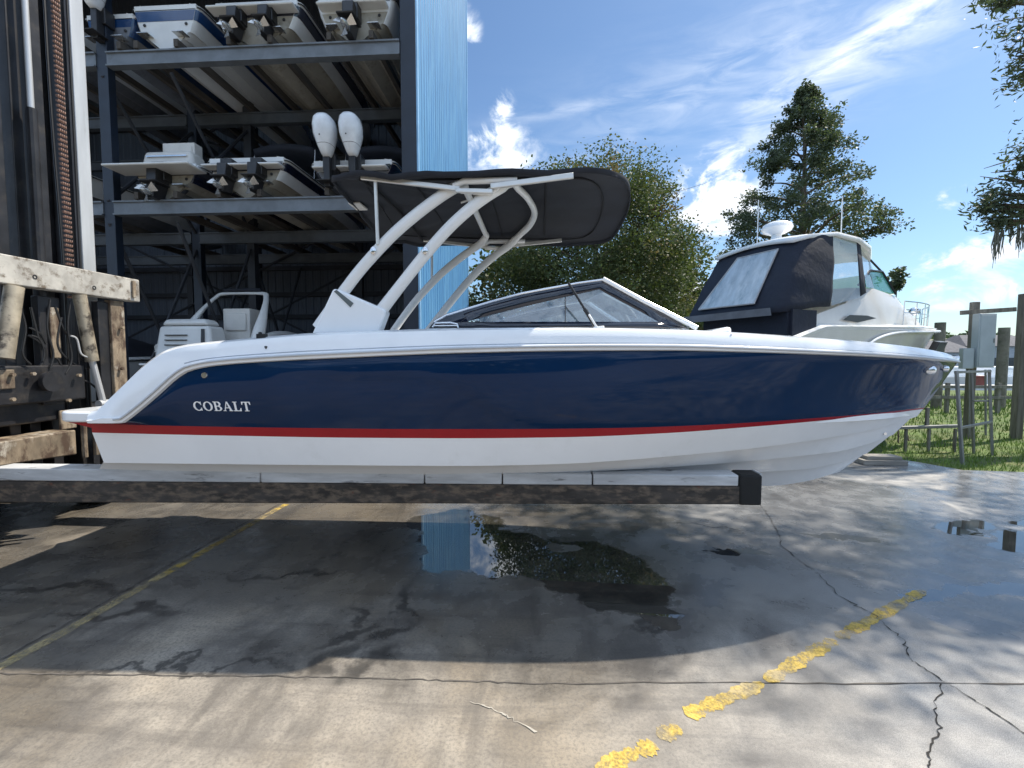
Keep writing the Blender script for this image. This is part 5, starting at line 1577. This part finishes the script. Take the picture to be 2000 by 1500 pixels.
M_LEAF2 = leaf_mat('cool dark foliage', (.052, .070, .046), (.100, .120, .074))
M_LEAF3 = leaf_mat('grey green cypress foliage', (.050, .070, .045), (.085, .105, .065))
M_LEAFF = leaf_mat('far foliage', (.045, .070, .035), (.075, .100, .050))


def tree(name, base, label, clumps, trunk_h, trunk_r, leaf, leaf_m, per, spread, seed, group=None, elong=1.6, limbs=26, droop=0.0, kind='tree', trunk_bend=(0, 0), keep=None):
    rnd = random.Random(seed); base = Vector(base)
    root = empty(name, base, label, kind, group)
    tp = [Vector((trunk_bend[0] * f * f, trunk_bend[1] * f * f, trunk_h * f)) + Vector((rnd.gauss(0, .03), rnd.gauss(0, .03), 0)) * (trunk_h * .15) * (1 if f > .02 else 0) for f in [k / 10 for k in range(11)]]
    mb = MB(); mb.tube(tp, [trunk_r * (1.35 if k == 0 else 1 - .92 * (k / 10)) for k in range(11)], 10)
    pick = clumps if len(clumps) <= limbs else rnd.sample(clumps, limbs)
    for c, rr in pick:
        c = Vector(c)
        f = max(.12, min(.95, (c.z - .35 * math.hypot(c.x, c.y)) / trunk_h)); k = f * 10; i = min(9, int(k)); s = tp[i].lerp(tp[i + 1], k - i)
        midp = s.lerp(c, .55) + Vector((rnd.gauss(0, .12), rnd.gauss(0, .12), .08 * (c - s).length))
        r0 = trunk_r * (1 - .9 * f) * .55 + .015
        mb.tube(catmull([s, midp, c], 4), [r0 * (1 - .85 * j / 8) for j in range(9)], 6, cap=False)
        for _ in range(3):
            e = c + Vector((rnd.gauss(0, rr * .7), rnd.gauss(0, rr * .7), rnd.gauss(0, rr * .5)))
            mb.tube([c.lerp(midp, .4), e], [r0 * .25, .006], 4, cap=False)
    mb.build('trunk', M_BARK, root, local=True, smooth=60, fix=False)
    vs, fs = [], []
    for c, rr in clumps:
        c = Vector(c)
        subs = [Vector((rnd.uniform(-1, 1), rnd.uniform(-1, 1), rnd.uniform(-.8, .8))) * (rr * .85) for _ in range(max(3, int(per / 22)))]
        for _ in range(per):
            g3 = Vector((rnd.gauss(0, 1), rnd.gauss(0, 1), rnd.gauss(0, .8)))
            if g3.length > 1.7: g3 *= 1.7 / g3.length
            p = c + rnd.choice(subs) + g3 * (spread * rr)
            if droop: p.z -= droop * rnd.random() ** 2
            if keep and not keep(base + p): continue
            a = Vector((rnd.gauss(0, 1), rnd.gauss(0, 1), rnd.gauss(0, .7))).normalized()
            b_ = a.cross(Vector((rnd.gauss(0, 1), rnd.gauss(0, 1), rnd.gauss(0, 1)))).normalized()
            s = leaf * rnd.uniform(.55, 1.3); a = a * (s * elong * .5); b_ = b_ * (s * .5)
            o = len(vs)
            vs += [p - a, p + b_ * .9 - a * .1, p + a, p - b_ * .9 - a * .1]
            fs.append((o, o + 1, o + 2, o + 3))
    mb = MB(); mb.v = vs; mb.f = fs; mb.mi = [0] * len(fs)
    mb.build('crown', leaf_m, root, local=True, smooth=0, fix=False)
    return root


def crown_round(h0, h1, rx, n, seed, rmin=.7, rmax=1.3, shell=.45, ry=None, taper=0.0):
    rnd = random.Random(seed); out = []
    while len(out) < n:
        a, b, c = rnd.uniform(-1, 1), rnd.uniform(-1, 1), rnd.uniform(-1, 1)
        q = math.sqrt(a * a + b * b + c * c)
        if q > 1 or q < shell: continue
        f = (c + 1) / 2; k = 1 - taper * f
        out.append(((a * rx * k, b * (ry or rx) * k, h0 + (h1 - h0) * f), rnd.uniform(rmin, rmax)))
    return out


def crown_cone(h0, h1, r0, n, seed, rmin=.5, rmax=1.0):
    rnd = random.Random(seed); out = []
    for _ in range(n):
        f = rnd.random() ** 1.15
        rad = r0 * (1 - f ** 1.9) * (.20 + .80 * math.sqrt(rnd.random())) * rnd.uniform(.8, 1.1)
        a = rnd.uniform(0, 6.283)
        out.append(((rad * math.cos(a), rad * math.sin(a), h0 + (h1 - h0) * f - .10 * rad), rnd.uniform(rmin, rmax) * (1.1 - .45 * f)))
    return out

# broad olive tree in the middle
T1 = P(1165, 700, 22.0); 
z_top = P(1180, 275, 22.0).z; wid = (P(1375, 450, 22).x - P(930, 450, 22).x) / 2
cl1 = crown_round(1.2, z_top - .7, wid * .90, 130, 11, .7, 1.35, .35, taper=.12)
tree('broad_tree', (T1.x, 22.5, -.05), 'broad olive green tree with some russet leaves behind the boat canopy', cl1, z_top * .80, .34, .092, M_LEAF1, 760, .30, 5, elong=1.6)
# taller open crowned tree
yT = 30.0; T2 = P(1558, 700, yT); zt2 = P(1592, 160, yT).z; w2 = (P(1735, 400, yT).x - P(1450, 400, yT).x) / 2
cl2 = crown_cone(9.3, zt2 - .3, w2 * 1.02, 165, 21, .40, .80)
tree('tall_conical_tree', (T2.x, yT, -.05), 'tall dark conical tree standing behind the white cruiser', cl2, zt2 - .3, .36, .12, M_LEAF2, 210, .34, 9, elong=1.5, limbs=60)
# undergrowth behind the canopy tree and cruiser
for k, (px, yy, top_y, wpx, lab) in enumerate(((1000, 27, 470, 90, 'low green tree beside the blue shed wall'), (1330, 34, 470, 90, 'small tree between the broad tree and the cruiser'), (1745, 36, 500, 36, 'thin young tree behind the cruiser windscreen'), (1250, 30, 430, 100, 'bushy tree behind the broad olive tree'))):
    c = P(px, 700, yy); zt_2 = P(px, top_y, yy).z; ww = wpx * yy / F
    tree('young_tree', (c.x, yy, -.05), lab, crown_round(.8, zt_2 - .3, ww * (1 if wpx > 50 else .45), 40 if wpx > 50 else 12, 31 + k, .6 if wpx > 50 else .3, 1.2 if wpx > 50 else .55, .3), zt_2 * .85, .16, .22, M_LEAF1 if k != 2 else M_LEAF2, 190, .42, 40 + k, limbs=14)
# cypress hanging in from the right, and the big tree over the apron whose shade dapples the ground
def out_of_gap(p):
    px, py = proj(p)
    return px > 1905 or py < -10
rnd = random.Random(77)
clc = []
for (px, py, Y, rr) in ((1995, 60, 12.5, .5), (1985, 110, 12.5, .4), (2005, 130, 12.2, .6), (1990, 150, 12.5, .3), (2010, 20, 12.5, .7), (1935, 3, 12.4, .25), (1968, 2, 12.4, .25), (2000, 290, 12.5, .5), (1985, 320, 12.4, .35), (1970, 350, 12.5, .45),
                        (1950, 380, 12.5, .5), (1940, 400, 12.5, .45), (1960, 415, 12.5, .45), (1930, 400, 12.4, .25), (1985, 385, 12.2, .6), (1975, 430, 12.5, .4), (1950, 430, 12.5, .28), (2020, 330, 12.5, .8), (2040, 250, 12.8, .9), (2060, 120, 13, 1.0), (2080, 400, 13, .8), (2090, -60, 13, 1.2), (2030, -60, 12.6, .8)):
    clc.append((P(px, py, Y), rr))
CB = P(2130, 700, 12.8)
cyp = tree('bald_cypress', (CB.x, 12.8, -.05), 'feathery cypress branches with hanging moss at the right edge', [((p.x - CB.x, p.y - 12.8, p.z + .05), rr * .85) for p, rr in clc], 13.5, .38, .055, M_LEAF3, 150, .50, 15, elong=3.2, limbs=24, kind='cypress tree')
M_MOSS = mat('grey spanish moss', (.16, .17, .14), .95, var=.2)
mb = MB(); rnd = random.Random(5)
for (px, py, ln) in ((1946, 445, 70), (1955, 445, 55), (1990, 440, 60), (1948, 440, 75), (1975, 445, 30), (2000, 440, 50)):
    for _ in range(7):
        q = P(px + rnd.gauss(0, 2.5), py + rnd.gauss(0, 6), 12.5); ln_ = ln / F * 12.5 * rnd.uniform(.6, 1.0)
        pts = [q + Vector((rnd.gauss(0, .02), rnd.gauss(0, .02), -ln_ * f)) for f in (0, .3, .6, 1)]
        mb.tube(pts, [.012, .014, .010, .004], 5)
mb.build('hanging_moss', M_MOSS, cyp, smooth=60, fix=False)
for q in ():
    pass
rnd = random.Random(18); clo = []
OB = Vector((12.6, 6.6, 0))
while len(clo) < 58:
    p = Vector((rnd.uniform(5.0, 14.5), rnd.uniform(2.5, 10.5), rnd.uniform(8.3, 13.5)))
    if not all(out_of_gap(p + Vector(dv)) for dv in ((-1.3, 0, -1.0), (-1.3, 0, .4), (1, 0, -1.0))): continue
    if proj(p)[0] < 2050 and proj(p)[1] > -60: continue
    gx, gy = p.x - p.z * SUN.x / SUN.z, p.y - p.z * SUN.y / SUN.z
    if gx < .3 + .35 * (4 - gy): continue
    if gy < 3.5 and rnd.random() < .72: continue
    clo.append(((p.x - OB.x, p.y - OB.y, p.z), rnd.uniform(.6, 1.15)))
tree('shade_tree', (OB.x, OB.y, -.05), 'tall shade tree overhanging the apron just beyond the right edge', clo, 12.0, .40, .095, M_LEAF3, 290, .40, 33, elong=1.9, limbs=40, keep=out_of_gap)

# woods beyond the water, and along the landing behind the viewer (one mass)
def woods(name, label, spots, seed):
    rnd = random.Random(seed); vs, fs = [], []
    for x, y, h, wd in spots:
        for _ in range(420):
            a = rnd.uniform(0, 6.283); rr = wd * math.sqrt(rnd.random()); f = rnd.random()
            k = math.sqrt(max(0, 1 - (2 * f - 1) ** 2)) * .8 + .25
            p = Vector((x + rr * k * math.cos(a), y + rr * k * math.sin(a), h * f - .2))
            s = rnd.uniform(.4, 1.0)
            a_ = Vector((rnd.gauss(0, 1), rnd.gauss(0, 1), rnd.gauss(0, 1))).normalized() * s; b_ = a_.cross(Vector((rnd.gauss(0, 1), rnd.gauss(0, 1), rnd.gauss(0, 1)))).normalized() * s * .6
            o = len(vs); vs += [p - a_, p + b_, p + a_, p - b_]; fs.append((o, o + 1, o + 2, o + 3))
    mb = MB(); mb.v, mb.f, mb.mi = vs, fs, [0] * len(fs)
    tag(mb.build(name, M_LEAFF, smooth=0, fix=False), label, 'woods', kind='stuff')
rnd = random.Random(2)
woods('far_woods', 'distant line of trees across the water', [(rnd.uniform(20, 170), 95 + rnd.uniform(0, 30), rnd.uniform(5, 9), rnd.uniform(4, 7)) for _ in range(34)], 4)
woods('landing_woods', 'line of trees along the landing behind the viewer', [(-70 + 4.5 * k + rnd.uniform(-2, 2), -26 - rnd.uniform(0, 8), rnd.uniform(6, 11), rnd.uniform(4, 6)) for k in range(32)], 6)
